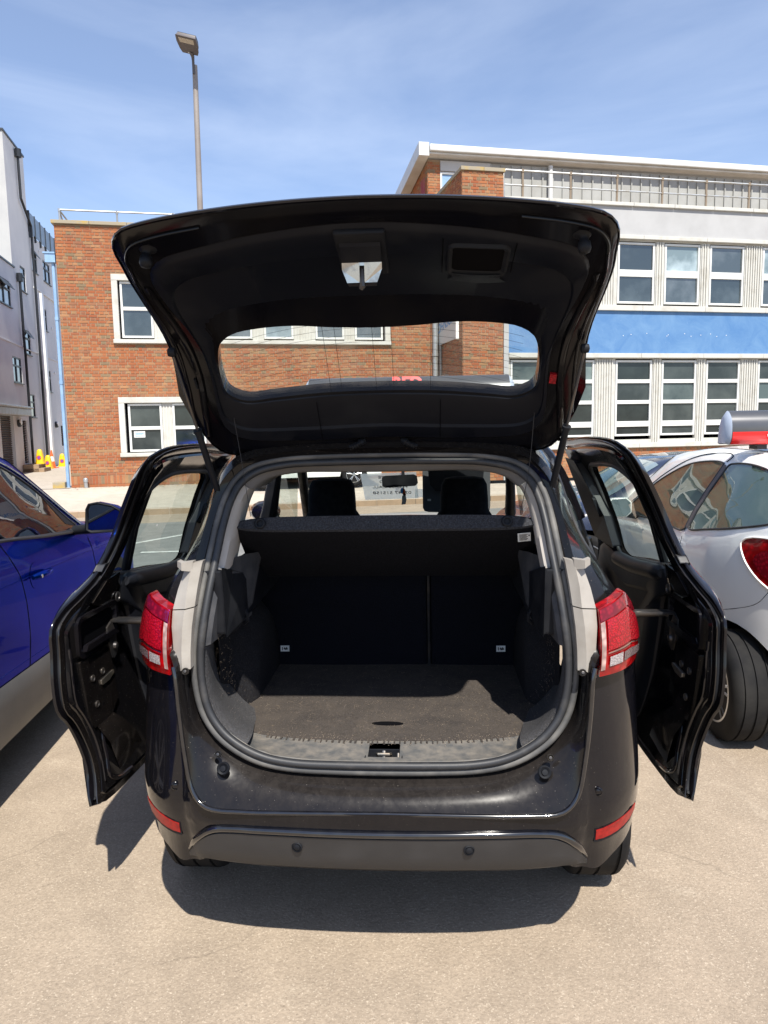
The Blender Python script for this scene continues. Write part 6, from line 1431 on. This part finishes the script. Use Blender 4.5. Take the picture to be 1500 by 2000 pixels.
# tinted red roof panel with its seam
rws=[]
for k in range(13):
    y=.62+1.35*k/12; P=prof(y); a=P[-3]; rws.append([TK@Vector((x,y,a[2]+.004+(P[-1][2]-a[2])*(1-(x/a[0])**2))) for x in [a[0]*(-.93+.31*j*.62/.62) for j in range(7)]])
part('roof_wrap',MB().grid(rws),pm('pink_roof_film',(.74,.60,.55),.3,coat=.6),ka,50)
for wy in (.50,2.96):
    for sx in (1,-1):
        wo=wheel(sx*.715,wy,.285,.285,.19,ka,sx,spokes=7,tread=False)
        for o in [wo]+[c for c in bpy.data.objects if c.parent==wo]: o.data.transform(TK)
mc=TK@Vector((-.93,1.98,1.05)); b=MB()
b.grid([[(x*s,o,z*s) for x,z in [(-.10,-.06),(-.10,.03),(-.06,.07),(.05,.075),(.09,.04),(.09,-.04),(.05,-.075),(-.06,-.075)]] for o,s in ((-.05,.9),(-.045,1),(.0,1),(.05,.8),(.07,.05))],close_u=True).xform(Matrix.Translation(mc)); mo=part('door_mirror',b,M['white'],ka,50)
b=MB(); b.add([(x*.9,-.051,z*.9) for x,z in [(-.10,-.06),(-.10,.03),(-.06,.07),(.05,.075),(.09,.04),(.09,-.04),(.05,-.075),(-.06,-.075)]],[tuple(range(8))]); b.xform(Matrix.Translation(mc)); part('mirror_glass',b,M['glass_build'],mo,None)
part('mirror_arm',MB().tube([tuple(mc+Vector((.06,0,-.05))),tuple(TK@Vector((-.78,2.02,.98)))],.03,8),M['plastic'],mo,60)
for o_,s_,z_,y_ in (('WHEELS',.10,.93,1.22),('RED',.09,.84,1.15)):
    p=side(y_,z_,.003,-1); q=side(y_-.1,z_,.003,-1); up=(side(y_,z_+.05,.003,-1)-p).normalized()
    put_text(o_,s_,pm('pale_lettering_'+o_.lower(),(.80,.80,.80),.25),frame_m(p,(q-p),up),ka,extrude=.0005)  # pale letters laid over the white side
kr=roof_sign('roof_sign','grey curved roof sign with a red band and white letters on the white car',2.46,2.35,1.505,1.10,.20,1.0,'')
put_text('WWW',.060,M['white_plastic'],frame_m((2.20,2.288,1.538),(1,0,0),(0,-.12,1)),kr,align='CENTER',bold=.002)

# ---------------- dark car beyond, and white car by the far kerb
def simple_car(root,T,paint,L,W,H,side_sgn,wins=True):
    k=H/1.45; tz_=itp([0,.05,.4,.9,1.8,2.35,3.0,3.15,L-.35,L-.1,L],[.85*k,.98*k,1.28*k,H-.03,H,H-.05,1.02*k,.98*k,.86*k,.7*k,.5*k]); bt=itp([0,2.9,L],[.98*k,.92*k,.62*k]); w_=itp([0,.1,.4,L-.5,L-.15,L],[W*.8,W*.93,W,W*.98,W*.85,W*.6]); sl_=itp([0,L],[.26,.26])
    sd_,pr=build_car(root,T,paint,L,W,bt,smooth(tz_,.1),smooth(w_,.08),(.75,L-.85),.30,sl_,top_in=.18)
    for s in (1,-1):
        side_patch(sd_,[(.55,1.0*k),(.62,1.15*k),(.85,H-.13),(1.45,H-.09),(1.47,.98*k)],.005,s,M['glass_car'],root,'rear_door_window',0,.008,M['plastic'])
        side_patch(sd_,[(1.53,.98*k),(1.53,H-.09),(2.05,H-.11),(2.4,H-.26),(2.75,1.0*k)],.005,s,M['glass_car'],root,'front_door_window',0,.008,M['plastic'])
        for wy in (.75,L-.85):
            wo=wheel(s*(W-.09),wy,.30,.30,.19,root,s,spokes=5,tread=False)
            for o in [wo]+[c for c in bpy.data.objects if c.parent==wo]: o.data.transform(T)
    for a,c,nm in ((.06,.75,'rear_screen'),(2.40,3.0,'windscreen')):
        rws=[]
        for q in range(7):
            y=a+(c-a)*q/6; P=pr(y); rws.append([T@Vector((P[i][0]*s,y,P[i][2]+.005)) for s,i in ((-1,-4),(-1,-3),(-1,-2),(1,-1),(1,-2),(1,-3),(1,-4))])
        part(nm,MB().grid(rws),M['glass_build'],root,50)
    return sd_
# rides lower than the car park behind the white car
dp=Vector((5.0,6.7,GZ)); Td=Matrix.Translation(dp)@Matrix.Rotation(R(94),4,'Z')
dk=thing('dark_blue_car','dark blue car parked beyond the white hatchback, only its roof and side glass showing','car',tuple(dp),R(94))
sd_=simple_car(dk,Td,M['darkblue'],4.1,.85,1.43,-1)
side_line(sd_,[(.5,1.30),(1.2,1.335),(2.0,1.315),(2.6,1.14)],.004,1,.010,M['darkblue'],dk,'roof_rail')
wp=bw(7.9,-1.05,.17); Tw=Matrix.Translation(wp)@Matrix.Rotation(TH+R(90),4,'Z')
wc=thing('parked_car','white car parked side-on against the brick wall, seen low through the windscreen','car',tuple(wp),TH+R(90))
simple_car(wc,Tw,M['white'],3.9,.85,1.45,1)
